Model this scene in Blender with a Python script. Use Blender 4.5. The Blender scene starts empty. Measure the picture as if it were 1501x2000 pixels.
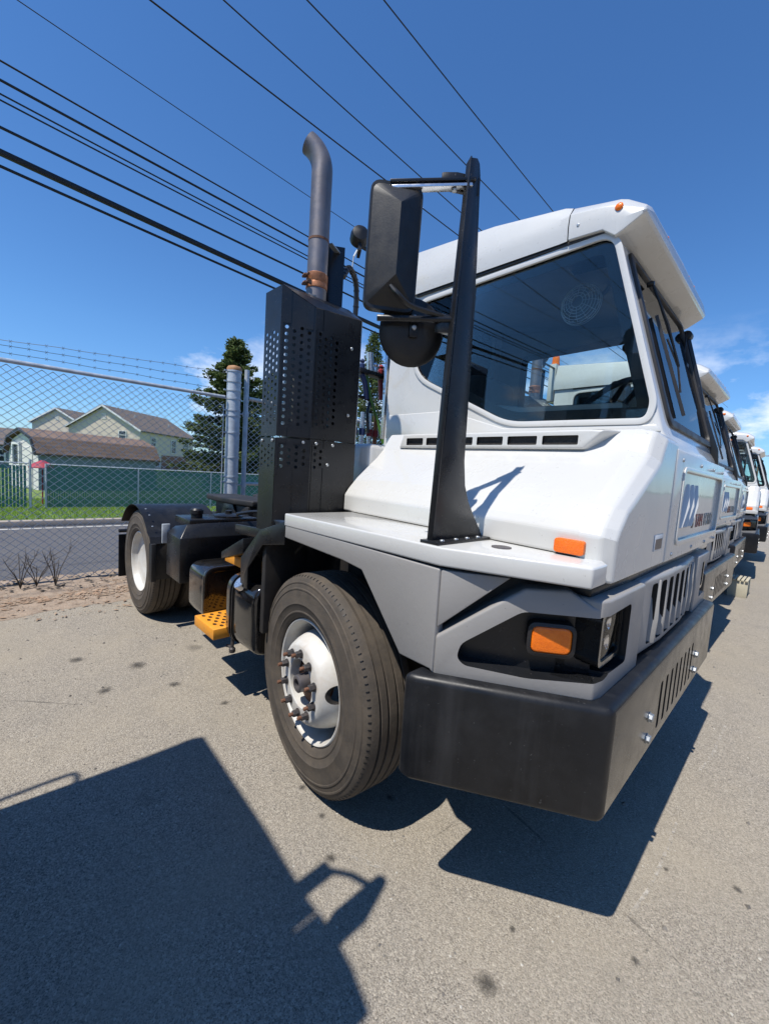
import bpy, bmesh, math, random
from mathutils import Vector, Matrix, noise
R = math.radians
S = bpy.context.scene
COL = S.collection
random.seed(7)

# ------------------------------------------------------------------ camera
cam_d = bpy.data.cameras.new('camera'); cam = bpy.data.objects.new('camera', cam_d); COL.objects.link(cam)
CAM = Vector((1.582, -2.304, 1.555))
cr, cu, cf = Vector((0.69529, 0.71566, 0.06662)), Vector((-0.11317, 0.01747, 0.99342)), Vector((-0.70979, 0.69825, -0.09314))
cf.normalize(); cr = (cr - cf * cr.dot(cf)).normalized(); cu = cr.cross(cf)
cam.matrix_world = Matrix(((cr.x, cu.x, -cf.x, CAM.x), (cr.y, cu.y, -cf.y, CAM.y), (cr.z, cu.z, -cf.z, CAM.z), (0, 0, 0, 1)))
cam_d.sensor_width = 36; cam_d.lens = 36 * 803.5 / 2000; cam_d.clip_start = .05; cam_d.clip_end = 2000
S.camera = cam

# ------------------------------------------------------------------ light
SUN = Vector((-.012, -.505, 1)).normalized()
sd = bpy.data.lights.new('sun', 'SUN'); sun = bpy.data.objects.new('sun', sd); COL.objects.link(sun)
sd.energy = 4.9; sd.angle = R(.53); sd.color = (1, .955, .88)
sun.rotation_euler = SUN.to_track_quat('Z', 'Y').to_euler(); sun.location = (0, -20, 40)
W = bpy.data.worlds.new('World'); S.world = W; W.use_nodes = True
wn = W.node_tree.nodes; wl = W.node_tree.links; wn.clear()
wo = wn.new('ShaderNodeOutputWorld'); bg = wn.new('ShaderNodeBackground'); sky = wn.new('ShaderNodeTexSky')
sky.sky_type = 'NISHITA'; sky.sun_disc = False
sky.sun_elevation = math.asin(SUN.z); sky.sun_rotation = math.atan2(SUN.x, SUN.y)
sky.air_density = 1.0; sky.dust_density = .1; sky.ozone_density = 2.6; sky.altitude = 60
bg.inputs['Strength'].default_value = .116
tc = wn.new('ShaderNodeTexCoord'); mp = wn.new('ShaderNodeMapping'); mp.inputs['Scale'].default_value = (2.2, 2.2, 4.6); mp.inputs['Rotation'].default_value = (0, 0, R(-30))
mp.inputs['Location'].default_value = (12.5, 6, 4.6)
nz = wn.new('ShaderNodeTexNoise'); nz.inputs['Scale'].default_value = 1.5; nz.inputs['Detail'].default_value = 9; nz.inputs['Roughness'].default_value = .6
rp = wn.new('ShaderNodeMapRange'); rp.inputs['From Min'].default_value = .53; rp.inputs['From Max'].default_value = .66
sx = wn.new('ShaderNodeSeparateXYZ')
r1 = wn.new('ShaderNodeMapRange'); r1.inputs['From Min'].default_value = .32; r1.inputs['From Max'].default_value = .15
mu = wn.new('ShaderNodeMath'); mu.operation = 'MULTIPLY'
mx = wn.new('ShaderNodeMix'); mx.data_type = 'RGBA'; mx.inputs['B'].default_value = (9.2, 9.6, 10.4, 1)
wl.new(tc.outputs['Generated'], mp.inputs['Vector']); wl.new(mp.outputs[0], nz.inputs['Vector']); wl.new(nz.outputs['Fac'], rp.inputs['Value'])
wl.new(tc.outputs['Generated'], sx.inputs[0]); wl.new(sx.outputs['Z'], r1.inputs['Value'])
wl.new(rp.outputs[0], mu.inputs[0]); wl.new(r1.outputs[0], mu.inputs[1]); wl.new(mu.outputs[0], mx.inputs['Factor'])
hsv = wn.new('ShaderNodeHueSaturation'); hsv.inputs['Saturation'].default_value = 1.12
wl.new(sky.outputs[0], hsv.inputs['Color'])
tint = wn.new('ShaderNodeMix'); tint.data_type = 'RGBA'; tint.blend_type = 'MULTIPLY'; tint.inputs['Factor'].default_value = 1; tb = wn.new('ShaderNodeMix'); tb.data_type = 'RGBA'; tb.inputs['A'].default_value = (.62, .86, 1.2, 1); tb.inputs['B'].default_value = (.76, 1.04, 1.30, 1); th = wn.new('ShaderNodeMapRange'); th.inputs['From Max'].default_value = .25; wl.new(sx.outputs['Z'], th.inputs['Value']); wl.new(th.outputs[0], tb.inputs['Factor']); wl.new(tb.outputs['Result'], tint.inputs['B'])
wl.new(hsv.outputs[0], tint.inputs['A']); wl.new(tint.outputs['Result'], mx.inputs['A']); wl.new(mx.outputs['Result'], bg.inputs['Color']); wl.new(bg.outputs[0], wo.inputs['Surface'])
S.view_settings.view_transform = 'Standard'; S.view_settings.look = 'None'; S.view_settings.gamma = 1
S.view_settings.exposure = 0.12; S.view_settings.use_curve_mapping = False
S.cycles.max_bounces = 8; S.cycles.diffuse_bounces = 1; S.cycles.transparent_max_bounces = 24; S.cycles.caustics_reflective = False; S.cycles.caustics_refractive = False

# ------------------------------------------------------------------ materials
MATS = {}
def new_mat(name):
    m = bpy.data.materials.new(name); m.use_nodes = True; n = m.node_tree.nodes; n.clear()
    o = n.new('ShaderNodeOutputMaterial'); b = n.new('ShaderNodeBsdfPrincipled')
    m.node_tree.links.new(b.outputs[0], o.inputs[0]); MATS[name] = m
    return m, n, m.node_tree.links, b, o
def c4(c): return (c[0], c[1], c[2], 1)
def noise_node(n, l, scale, detail=4, rough=.55, vec=None, stretch=None):
    t = n.new('ShaderNodeTexCoord'); v = t.outputs['Object']
    if stretch:
        mpp = n.new('ShaderNodeMapping'); mpp.inputs['Scale'].default_value = stretch; l.new(v, mpp.inputs['Vector']); v = mpp.outputs[0]
    k = n.new('ShaderNodeTexNoise'); k.inputs['Scale'].default_value = scale; k.inputs['Detail'].default_value = detail; k.inputs['Roughness'].default_value = rough
    l.new(v, k.inputs['Vector'])
    return k.outputs['Fac']
def ramp(n, l, src, lo, hi, a=0., b=1.):
    r = n.new('ShaderNodeMapRange'); r.inputs['From Min'].default_value = lo; r.inputs['From Max'].default_value = hi
    r.inputs['To Min'].default_value = a; r.inputs['To Max'].default_value = b; l.new(src, r.inputs['Value']); return r.outputs[0]
def mixc(n, l, fac, a, b):
    m = n.new('ShaderNodeMix'); m.data_type = 'RGBA'
    if isinstance(fac, float): m.inputs['Factor'].default_value = fac
    else: l.new(fac, m.inputs['Factor'])
    for k, v in (('A', a), ('B', b)):
        if isinstance(v, (tuple, list)): m.inputs[k].default_value = c4(v)
        else: l.new(v, m.inputs[k])
    return m.outputs['Result']
def mat(name, col, rough=.5, metal=0., coat=0., var=.12, vs=4., dust=None, bump=None, spec=.5, stretch=None, rv=.08, streak=None, nick=None):
    m, n, l, b, o = new_mat(name)
    lo = tuple(x * (1 - var) for x in col); hi = tuple(min(1, x * (1 + var)) for x in col)
    f = ramp(n, l, noise_node(n, l, vs, 5, stretch=stretch), .3, .7)
    c = mixc(n, l, f, lo, hi)
    if dust:
        dc, amt, ds = dust
        d = ramp(n, l, noise_node(n, l, ds, 8, .65), .42, .72, 0, amt); c = mixc(n, l, d, c, dc)
    if streak:
        dc, amt = streak
        d = ramp(n, l, noise_node(n, l, 9, 6, .6, stretch=(1, 1, .06)), .55, .75, 0, amt); c = mixc(n, l, d, c, dc)
    if nick:
        d = ramp(n, l, noise_node(n, l, nick[2], 3, .5), .70, .73, 0, nick[1]); c = mixc(n, l, d, c, nick[0])
        d = ramp(n, l, noise_node(n, l, nick[2] * .22, 8, .8, stretch=(1, 1, .3)), .68, .72, 0, nick[1] * .6); c = mixc(n, l, d, c, nick[0])
    l.new(c, b.inputs['Base Color'])
    rr = ramp(n, l, noise_node(n, l, vs * 2.3, 4), .3, .7, max(.02, rough - rv), min(1, rough + rv)); l.new(rr, b.inputs['Roughness'])
    b.inputs['Metallic'].default_value = metal; b.inputs['Coat Weight'].default_value = coat; b.inputs['Coat Roughness'].default_value = .06
    b.inputs['Specular IOR Level'].default_value = spec
    if bump:
        bs, bd, bsc = bump
        bn = n.new('ShaderNodeBump'); bn.inputs['Strength'].default_value = bs; bn.inputs['Distance'].default_value = bd
        l.new(noise_node(n, l, bsc, 5), bn.inputs['Height']); l.new(bn.outputs[0], b.inputs['Normal'])
        if coat: l.new(bn.outputs[0], b.inputs['Coat Normal'])
    return m
mat('white_paint', (.615, .61, .582), .3, coat=.7, var=.025, vs=1.5, dust=((.55, .51, .44), .14, 3.2), bump=(.28, .010, 3.2), nick=((.25, .22, .18), .4, 75), streak=((.50, .46, .39), .12))
mat('cream_paint', (.62, .615, .59), .3, coat=.5, var=.03, vs=2)
mat('grey_paint', (.30, .288, .275), .42, var=.05, vs=3, dust=((.34, .32, .29), .25, 5), bump=(.15, .004, 60), nick=((.10, .095, .09), .4, 90))
mat('black_paint', (.0115, .012, .0135), .3, var=.25, vs=5, dust=((.045, .043, .04), .14, 6), bump=(.1, .002, 90), spec=.42, nick=((.14, .13, .12), .5, 80))
mat('black_gloss', (.008, .008, .009), .12, coat=.5, var=.2, dust=((.11, .095, .07), .3, 4), bump=(.25, .006, 6))
mat('black_plastic', (.0085, .009, .0105), .4, var=.2, vs=6, dust=((.04, .04, .042), .3, 7), bump=(.12, .002, 120), streak=((.09, .09, .095), .2), spec=.33, nick=((.12, .12, .12), .3, 90))
mat('bumper_face', (.012, .012, .012), .2, var=.2, vs=4, dust=((.10, .088, .07), .4, 5), bump=(.06, .002, 8), spec=.6)
mat('under_black', (.010, .010, .011), .6, var=.3, dust=((.07, .055, .04), .45, 5))
mat('mirror_shell', (.010, .010, .0105), .45, var=.12, vs=9, dust=((.035, .034, .033), .3, 12), bump=(.15, .0015, 160))
mat('tyre_rubber', (.068, .056, .044), .8, var=.2, vs=6, dust=((.135, .105, .074), .55, 14), bump=(.4, .003, 70))
mat('tread_rubber', (.03, .028, .027), .8, var=.3, vs=30, dust=((.13, .105, .08), .5, 14), bump=(.6, .004, 110))
mat('wheel_white', (.64, .63, .59), .45, var=.05, dust=((.38, .27, .16), .5, 8), bump=(.1, .002, 40))
mat('zinc', (.46, .48, .49), .45, metal=.8, var=.1, vs=60)
mat('nut_steel', (.07, .068, .07), .55, metal=.4, var=.3, vs=60, dust=((.12, .065, .04), .35, 60))
mat('rust', (.15, .068, .038), .8, var=.35, vs=70, bump=(.5, .002, 200))
mat('rust_clamp', (.36, .15, .07), .55, metal=.5, var=.3, vs=50)
mat('stack_steel', (.21, .195, .20), .5, metal=.75, var=.18, vs=8, dust=((.16, .13, .12), .5, 9), bump=(.2, .002, 40))
mat('muffler_steel', (.22, .22, .215), .5, metal=.7, var=.2, vs=14)
mat('alu', (.7, .71, .72), .3, metal=.9, var=.08, vs=20, bump=(.1, .001, 60))
mat('galv', (.50, .535, .56), .5, metal=.2, var=.16, vs=14, bump=(.2, .002, 50))
mat('galv_wire', (.60, .62, .61), .5, metal=.15, var=.12)
mat('rail_paint', (.60, .60, .57), .5, var=.08, dust=((.3, .28, .24), .3, 10))
mat('rust_cap', (.42, .21, .09), .65, var=.25, vs=25)
mat('orange_step', (.85, .34, .025), .5, var=.1, vs=12, dust=((.2, .12, .05), .5, 12))
mat('amber_lens', (1.0, .19, .01), .14, var=.15, vs=40, bump=(.5, .003, 220))
mat('amber_reflector', (1.0, .17, .008), .3, var=.1, vs=160, bump=(.8, .004, 260))
mat('red_part', (.32, .03, .03), .4); mat('blue_part', (.025, .045, .13), .4); mat('green_hose', (.09, .22, .04), .4)
mat('black_hose', (.014, .014, .014), .35, var=.2)
mat('chrome', (.75, .75, .76), .12, metal=1, var=.04)
mat('interior_grey', (.13, .135, .14), .7, var=.1); mat('dash_grey', (.5, .5, .47), .6, var=.06)
mat('seat_black', (.012, .012, .013), .8); mat('label_brown', (.22, .16, .12), .5, var=.5, vs=120, stretch=(1, 1, 5))
mat('label_white', (.72, .72, .70), .5); mat('letter_red', (.30, .02, .03), .35, var=.05); mat('letter_navy', (.01, .012, .03), .35, var=.05); mat('letter_grey', (.28, .28, .27), .35, var=.05)
mat('mesh_dark', (.02, .018, .016), .7, var=.8, vs=220, dust=((.10, .085, .07), .8, 240))
mat('gasket', (.022, .02, .02), .5, var=.2)
mat('cable', (.006, .006, .007), .5, var=.2); mat('pole_wood', (.22, .165, .115), .85, var=.3, vs=6, stretch=(6, 6, .5))
mat('pole_orange', (.36, .20, .10), .8, var=.2, vs=6, stretch=(6, 6, .5))
mat('siding', (.64, .54, .43), .6, var=.03); mat('siding_blue', (.20, .245, .285), .6, var=.04); mat('siding_white', (.74, .71, .65), .6, var=.03)
mat('trim_white', (.75, .75, .72), .5, var=.03); mat('window_dark', (.03, .04, .05), .08, var=.2); mat('brick', (.28, .14, .09), .8, var=.25, vs=9)
mat('chimney', (.55, .52, .44), .7, var=.06)
mat('slat_green', (.065, .21, .16), .5, var=.15, vs=8); mat('red_shade', (.35, .03, .05), .6)
mat('bark', (.09, .06, .04), .9, var=.3, vs=12); mat('curb', (.34, .29, .24), .85, var=.15, vs=5, bump=(.3, .004, 60)); mat('line_white', (.55, .53, .48), .7, var=.15, vs=6)
mat('lens_clear', (.5, .52, .53), .05, metal=.6, var=.3, vs=20)
mat('chip', (.28, .18, .115), .85, var=.4, vs=5, dust=((.45, .36, .26), .8, 9)); mat('pebble', (.17, .155, .135), .85, var=.4, vs=3); mat('pebble_light', (.46, .43, .37), .85, var=.3, vs=3); mat('twig', (.07, .055, .04), .9)
mat('leaf_dark', (.05, .04, .03), .8, var=.4)
mat('wood_board', (.5, .45, .33), .7, var=.15)
mat('spring', (.05, .045, .04), .6, dust=((.2, .12, .07), .5, 12))
# siding lines as relief on the far walls
for nm in ('siding', 'siding_blue', 'siding_white'):
    m = MATS[nm]; n = m.node_tree.nodes; l = m.node_tree.links; b = [q for q in n if q.type == 'BSDF_PRINCIPLED'][0]
    t = n.new('ShaderNodeTexCoord'); w = n.new('ShaderNodeTexWave'); w.bands_direction = 'Z'; w.wave_profile = 'SAW'; w.inputs['Scale'].default_value = 1.3 if nm != 'siding_white' else 2.4
    bn = n.new('ShaderNodeBump'); bn.inputs['Strength'].default_value = .5; bn.inputs['Distance'].default_value = .012
    l.new(t.outputs['Object'], w.inputs['Vector']); l.new(w.outputs['Fac'], bn.inputs['Height']); l.new(bn.outputs[0], b.inputs['Normal'])
def shingle(name, col):
    m = mat(name, col, .9, var=.2, vs=9); n = m.node_tree.nodes; l = m.node_tree.links; b = [q for q in n if q.type == 'BSDF_PRINCIPLED'][0]
    t = n.new('ShaderNodeTexCoord'); br = n.new('ShaderNodeTexBrick'); br.inputs['Scale'].default_value = 1
    br.inputs['Brick Width'].default_value = .5; br.inputs['Row Height'].default_value = .16; br.inputs['Mortar Size'].default_value = .012
    br.inputs['Color1'].default_value = c4(tuple(x * .8 for x in col)); br.inputs['Color2'].default_value = c4(tuple(x * 1.2 for x in col)); br.inputs['Mortar'].default_value = c4(tuple(x * .45 for x in col))
    l.new(t.outputs['UV'], br.inputs['Vector'])
    f = noise_node(n, l, 3, 4); cc = mixc(n, l, ramp(n, l, f, .3, .7, 0, .5), br.outputs['Color'], tuple(x * 1.25 for x in col)); l.new(cc, b.inputs['Base Color'])
shingle('shingle_brown', (.17, .115, .085)); shingle('shingle_grey', (.135, .108, .09))
def glass(name, tint, ior=1.5, rough=0.):
    m, n, l, b, o = new_mat(name); n.remove(b)
    tr = n.new('ShaderNodeBsdfTransparent'); tr.inputs[0].default_value = c4(tint); g = n.new('ShaderNodeBsdfGlossy'); g.inputs['Roughness'].default_value = rough
    f = n.new('ShaderNodeFresnel'); f.inputs['IOR'].default_value = ior; mm = n.new('ShaderNodeMixShader')
    l.new(f.outputs[0], mm.inputs[0]); l.new(tr.outputs[0], mm.inputs[1]); l.new(g.outputs[0], mm.inputs[2]); l.new(mm.outputs[0], o.inputs[0])
glass('side_glass', (.91, .96, .95), 1.48); glass('windshield_glass', (.94, .975, .97), 1.48)
glass('lamp_glass', (.95, .95, .95), 1.45)
def foliage(name, col, tr=.35):
    m, n, l, b, o = new_mat(name)
    oi = n.new('ShaderNodeNewGeometry'); f = n.new('ShaderNodeMapRange'); l.new(oi.outputs['Random Per Island'], f.inputs['Value']); f.inputs['To Min'].default_value = .45; f.inputs['To Max'].default_value = 1.5
    k = n.new('ShaderNodeVectorMath'); k.operation = 'SCALE'; k.inputs[0].default_value = col; l.new(f.outputs[0], k.inputs['Scale'])
    l.new(k.outputs[0], b.inputs['Base Color']); b.inputs['Roughness'].default_value = .6; b.inputs['Specular IOR Level'].default_value = .3
    t = n.new('ShaderNodeBsdfTranslucent'); l.new(k.outputs[0], t.inputs[0]); mm = n.new('ShaderNodeMixShader'); mm.inputs[0].default_value = tr
    l.new(b.outputs[0], mm.inputs[1]); l.new(t.outputs[0], mm.inputs[2]); l.new(mm.outputs[0], o.inputs[0])
foliage('needles', (.105, .14, .046)); foliage('needles_b', (.115, .15, .052)); foliage('grass_blade', (.22, .36, .05))
def asphalt(name, base, dark, scale=1., stain=.72):
    m, n, l, b, o = new_mat(name)
    t = n.new('ShaderNodeTexCoord')
    def vor(sc, feat='F1'):
        v = n.new('ShaderNodeTexVoronoi'); v.feature = feat; v.inputs['Scale'].default_value = sc; l.new(t.outputs['Object'], v.inputs['Vector']); return v
    v1 = vor(185 * scale); v2 = vor(330 * scale)
    bw = n.new('ShaderNodeSeparateColor'); l.new(v1.outputs['Color'], bw.inputs[0]); bw2 = n.new('ShaderNodeSeparateColor'); l.new(v2.outputs['Color'], bw2.inputs[0])
    c = mixc(n, l, ramp(n, l, bw.outputs[0], 0, 1, 0, .9), tuple(x * .6 for x in base), tuple(x * 1.38 for x in base))
    c = mixc(n, l, ramp(n, l, bw2.outputs[1], .74, .88, 0, .75), c, dark)
    c = mixc(n, l, ramp(n, l, bw.outputs[2], .93, .98, 0, .6), c, tuple(min(1, x * 1.7) for x in base))
    c = mixc(n, l, ramp(n, l, bw2.outputs[0], .55, .9, 0, .3), c, (base[0] * 1.05, base[1] * .93, base[2] * .85))
    c = mixc(n, l, ramp(n, l, bw2.outputs[2], .7, .95, 0, .35), c, (base[0] * .78, base[1] * .8, base[2] * .92))
    # dusty worn film that hides the aggregate in patches, darker bare patches, tyre scuffs
    c = mixc(n, l, ramp(n, l, noise_node(n, l, 1.1, 9, .68), .42, .66, 0, .5), c, (base[0] * 1.1, base[1] * 1.06, base[2] * .98))
    c = mixc(n, l, ramp(n, l, noise_node(n, l, .42, 6, .6), .48, .68, 0, .35), c, tuple(x * .76 for x in base))
    c = mixc(n, l, ramp(n, l, noise_node(n, l, 4.2, 7, .7), .56, .72, 0, .45), c, tuple(x * .66 for x in base))
    c = mixc(n, l, ramp(n, l, noise_node(n, l, 3.1, 8, .7, stretch=(.35, 2.2, 1)), .58, .74, 0, .35), c, tuple(x * .6 for x in base))
    c = mixc(n, l, ramp(n, l, noise_node(n, l, 17, 6, .7), .62, .74, 0, .5), c, tuple(x * .5 for x in base))
    vs = vor(1.15, 'F1'); wob = noise_node(n, l, 7, 4)
    ad = n.new('ShaderNodeMath'); ad.operation = 'MULTIPLY_ADD'; l.new(wob, ad.inputs[0]); ad.inputs[1].default_value = .16; l.new(vs.outputs['Distance'], ad.inputs[2])
    sc_ = n.new('ShaderNodeSeparateColor'); l.new(vs.outputs['Color'], sc_.inputs[0])
    s0 = ramp(n, l, ad.outputs[0], .17, .11, 0, stain); g_ = n.new('ShaderNodeMath'); g_.operation = 'MULTIPLY'; l.new(s0, g_.inputs[0]); l.new(ramp(n, l, sc_.outputs[0], .45, .6), g_.inputs[1])
    c = mixc(n, l, g_.outputs[0], c, tuple(x * .33 for x in base))
    # hairline cracks
    vc = vor(.9, 'DISTANCE_TO_EDGE'); wv = n.new('ShaderNodeMath'); wv.operation = 'MULTIPLY_ADD'; l.new(noise_node(n, l, 5, 6), wv.inputs[0]); wv.inputs[1].default_value = .05; l.new(vc.outputs['Distance'], wv.inputs[2])
    ck = n.new('ShaderNodeMath'); ck.operation = 'MULTIPLY'; l.new(ramp(n, l, wv.outputs[0], .0245, .021, 0, .55), ck.inputs[0]); l.new(ramp(n, l, noise_node(n, l, .8, 3), .5, .6), ck.inputs[1])
    c = mixc(n, l, ck.outputs[0], c, dark)
    l.new(c, b.inputs['Base Color']); b.inputs['Roughness'].default_value = .85; b.inputs['Specular IOR Level'].default_value = .3
    h = n.new('ShaderNodeMath'); h.operation = 'MULTIPLY_ADD'; l.new(v1.outputs['Distance'], h.inputs[0]); h.inputs[1].default_value = -1.; l.new(noise_node(n, l, 95, 4, .6), h.inputs[2])
    bn = n.new('ShaderNodeBump'); bn.inputs['Strength'].default_value = .55; bn.inputs['Distance'].default_value = .0045; l.new(h.outputs[0], bn.inputs['Height']); l.new(bn.outputs[0], b.inputs['Normal'])
asphalt('lot_asphalt', (.335, .30, .245), (.032, .029, .026)); asphalt('road_asphalt', (.125, .122, .125), (.04, .04, .04), 1.3, .15)
mat('dirt', (.29, .215, .155), .9, var=.3, vs=9, dust=((.40, .33, .25), .7, 30), bump=(.9, .012, 60)); mat('lawn', (.15, .22, .05), .9, var=.3, vs=3, bump=(.6, .03, 40)); mat('far_ground', (.12, .15, .06), .9, var=.3, vs=.1)

# ------------------------------------------------------------------ mesh helpers
class MB:
    def __init__(s): s.v = []; s.f = []; s.mi = []
    def add(s, vs, fs, mi=0):
        o = len(s.v); s.v += [tuple(p) for p in vs]; s.f += [tuple(i + o for i in f) for f in fs]; s.mi += [mi] * len(fs); return s
    def box(s, x0, x1, y0, y1, z0, z1, mi=0):
        v = [(x, y, z) for x in (x0, x1) for y in (y0, y1) for z in (z0, z1)]
        return s.add(v, [(0, 1, 3, 2), (4, 6, 7, 5), (0, 4, 5, 1), (2, 3, 7, 6), (0, 2, 6, 4), (1, 5, 7, 3)], mi)
    def prism(s, pts, plane, a, b, mi=0):
        def P(p, t): return {'xz': (p[0], t, p[1]), 'xy': (p[0], p[1], t), 'yz': (t, p[0], p[1])}[plane]
        n = len(pts); v = [P(p, a) for p in pts] + [P(p, b) for p in pts]
        return s.add(v, [tuple(range(n)), tuple(range(2 * n - 1, n - 1, -1))] + [(i, (i + 1) % n, (i + 1) % n + n, i + n) for i in range(n)], mi)
    def solid(s, A, B, mi=0):
        n = len(A)
        return s.add(list(A) + list(B), [tuple(range(n)), tuple(range(2 * n - 1, n - 1, -1))] + [(i, (i + 1) % n, (i + 1) % n + n, i + n) for i in range(n)], mi)
    def loft(s, secs, caps=True, mi=0):
        n = len(secs[0]); v = [p for q in secs for p in q]; f = []
        for k in range(len(secs) - 1):
            for i in range(n): f.append((k * n + i, k * n + (i + 1) % n, (k + 1) * n + (i + 1) % n, (k + 1) * n + i))
        if caps: f += [tuple(range(n)), tuple(range(len(v) - 1, len(v) - n - 1, -1))]
        return s.add(v, f, mi)
    def tube(s, path, r, n=8, mi=0, caps=True):
        P = [Vector(p) for p in path]; rs = r if isinstance(r, (list, tuple)) else [r] * len(P)
        t0 = (P[1] - P[0]).normalized(); ref = Vector((0, 0, 1)) if abs(t0.z) < .9 else Vector((1, 0, 0)); u = t0.cross(ref).normalized(); secs = []
        for i, p in enumerate(P):
            t = ((P[i] - P[i - 1]).normalized() if i else t0) + ((P[i + 1] - P[i]).normalized() if i < len(P) - 1 else (P[i] - P[i - 1]).normalized())
            t.normalize(); u = (u - t * u.dot(t)).normalized(); w = t.cross(u)
            secs.append([p + (u * math.cos(2 * math.pi * k / n) + w * math.sin(2 * math.pi * k / n)) * rs[i] for k in range(n)])
        return s.loft(secs, caps, mi)
    def lathe(s, prof, o=(0, 0, 0), axis='y', n=32, mi=0, close=False):
        o = Vector(o); secs = []
        for (r, h) in prof:
            q = []
            for k in range(n):
                a = 2 * math.pi * k / n; c_, s_ = r * math.cos(a), r * math.sin(a)
                q.append(o + {'y': Vector((c_, h, s_)), 'x': Vector((h, c_, s_)), 'z': Vector((c_, s_, h))}[axis])
            secs.append(q)
        if close: secs.append(secs[0])
        return s.loft(secs, not close, mi)
    def bar(s, a, b, w, h, up=(0, 0, 1), mi=0):
        a = Vector(a); b = Vector(b); t = (b - a).normalized(); u = t.cross(Vector(up)).normalized(); w2 = u.cross(t)
        q = lambda p: [p + u * w / 2 + w2 * h / 2, p - u * w / 2 + w2 * h / 2, p - u * w / 2 - w2 * h / 2, p + u * w / 2 - w2 * h / 2]
        return s.solid(q(a), q(b), mi)
    def mirror(s):
        m = MB(); m.v = [(x, -y, z) for x, y, z in s.v]; m.f = [f[::-1] for f in s.f]; m.mi = list(s.mi); return m
def to_mesh(mb, name, mats, bevel=0, seg=2, smooth=35, solidify=0, wind=True, uvs=False):
    me = bpy.data.meshes.new(name); me.from_pydata(mb.v, [], mb.f)
    for i, p in enumerate(me.polygons): p.material_index = mb.mi[i]
    if wind or bevel or solidify:
        bm = bmesh.new(); bm.from_mesh(me)
        if wind: bmesh.ops.recalc_face_normals(bm, faces=bm.faces)
        if solidify: bmesh.ops.solidify(bm, geom=bm.faces[:], thickness=solidify)
        if bevel:
            es = [e for e in bm.edges if len(e.link_faces) == 2 and e.calc_face_angle(0) > R(25)]
            bmesh.ops.bevel(bm, geom=es, offset=bevel, segments=seg, profile=.5, affect='EDGES', clamp_overlap=True)
        bm.to_mesh(me); bm.free()
    for m in mats: me.materials.append(MATS[m])
    if smooth:
        me.shade_smooth(); me.set_sharp_from_angle(angle=R(smooth))
    return me
def obj(name, mb, mats, parent=None, bevel=0, seg=2, smooth=35, solidify=0, loc=None, rotz=None, label=None, wind=True):
    if isinstance(mats, str): mats = [mats]
    me = mb if isinstance(mb, bpy.types.Mesh) else to_mesh(mb, name, mats, bevel, seg, smooth, solidify, wind)
    o = bpy.data.objects.new(name, me); COL.objects.link(o)
    if parent: o.parent = parent
    if loc: o.location = loc
    if rotz: o.rotation_euler = (0, 0, rotz)
    if label: o['label'] = label
    return o
def tag(o, label, cat, group=None, kind=None):
    o['label'] = label; o['category'] = cat
    if group: o['group'] = group
    if kind: o['kind'] = kind
    return o
def struct(o, kind='structure', label=None):
    o['kind'] = kind
    if label: o['label'] = label
    return o
def empty(name, loc=(0, 0, 0), rotz=0):
    o = bpy.data.objects.new(name, None); COL.objects.link(o); o.location = loc; o.rotation_euler = (0, 0, rotz); o.empty_display_size = .2; return o
def boolean(mb, mats, cutters, bevel=0, seg=2, smooth=35):
    """mesh of mb minus every cutter (mb, material)"""
    a = bpy.data.objects.new('tmp', to_mesh(mb, 'tmp', mats, bevel, seg, 0)); COL.objects.link(a); cs = []
    for cm, mt, bv in cutters:
        q = bpy.data.objects.new('cut', to_mesh(cm, 'cut', [mt], bv, 3, 0)); COL.objects.link(q); cs.append(q)
        md = a.modifiers.new('b', 'BOOLEAN'); md.operation = 'DIFFERENCE'; md.solver = 'EXACT'; md.object = q
        try: md.material_mode = 'TRANSFER'
        except Exception: pass
    dg = bpy.context.evaluated_depsgraph_get(); me = bpy.data.meshes.new_from_object(a.evaluated_get(dg))
    for q in cs + [a]:
        d = q.data; bpy.data.objects.remove(q); bpy.data.meshes.remove(d)
    if smooth: me.shade_smooth(); me.set_sharp_from_angle(angle=R(smooth))
    return me
def rpoly(pts, r, n=5):
    """polygon with rounded corners; r is one radius or a list"""
    out = []; N = len(pts)
    for i in range(N):
        p = Vector(pts[i]); a = Vector(pts[i - 1]) - p; b = Vector(pts[(i + 1) % N]) - p; rr = r[i] if isinstance(r, (list, tuple)) else r
        d = min(rr, a.length * .45, b.length * .45); A = p + a.normalized() * d; B = p + b.normalized() * d
        for k in range(n + 1):
            t = k / n; out.append(tuple(A * (1 - t) ** 2 + p * 2 * t * (1 - t) + B * t * t))
    return out
def inset(pts, d):
    N = len(pts); out = []; ar = sum(pts[i][0] * pts[(i + 1) % N][1] - pts[(i + 1) % N][0] * pts[i][1] for i in range(N)); sg = 1 if ar > 0 else -1
    for i in range(N):
        a = Vector(pts[i - 1]); p = Vector(pts[i]); b = Vector(pts[(i + 1) % N]); n1 = Vector((-(p - a).y, (p - a).x)); n2 = Vector((-(b - p).y, (b - p).x))
        if n1.length < 1e-9: n1 = n2
        if n2.length < 1e-9: n2 = n1
        q = (n1.normalized() + n2.normalized()); q = q.normalized() / max(.35, q.length / 2) if q.length > 1e-6 else n1.normalized(); out.append(tuple(p + q * d * sg))
    return out
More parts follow.
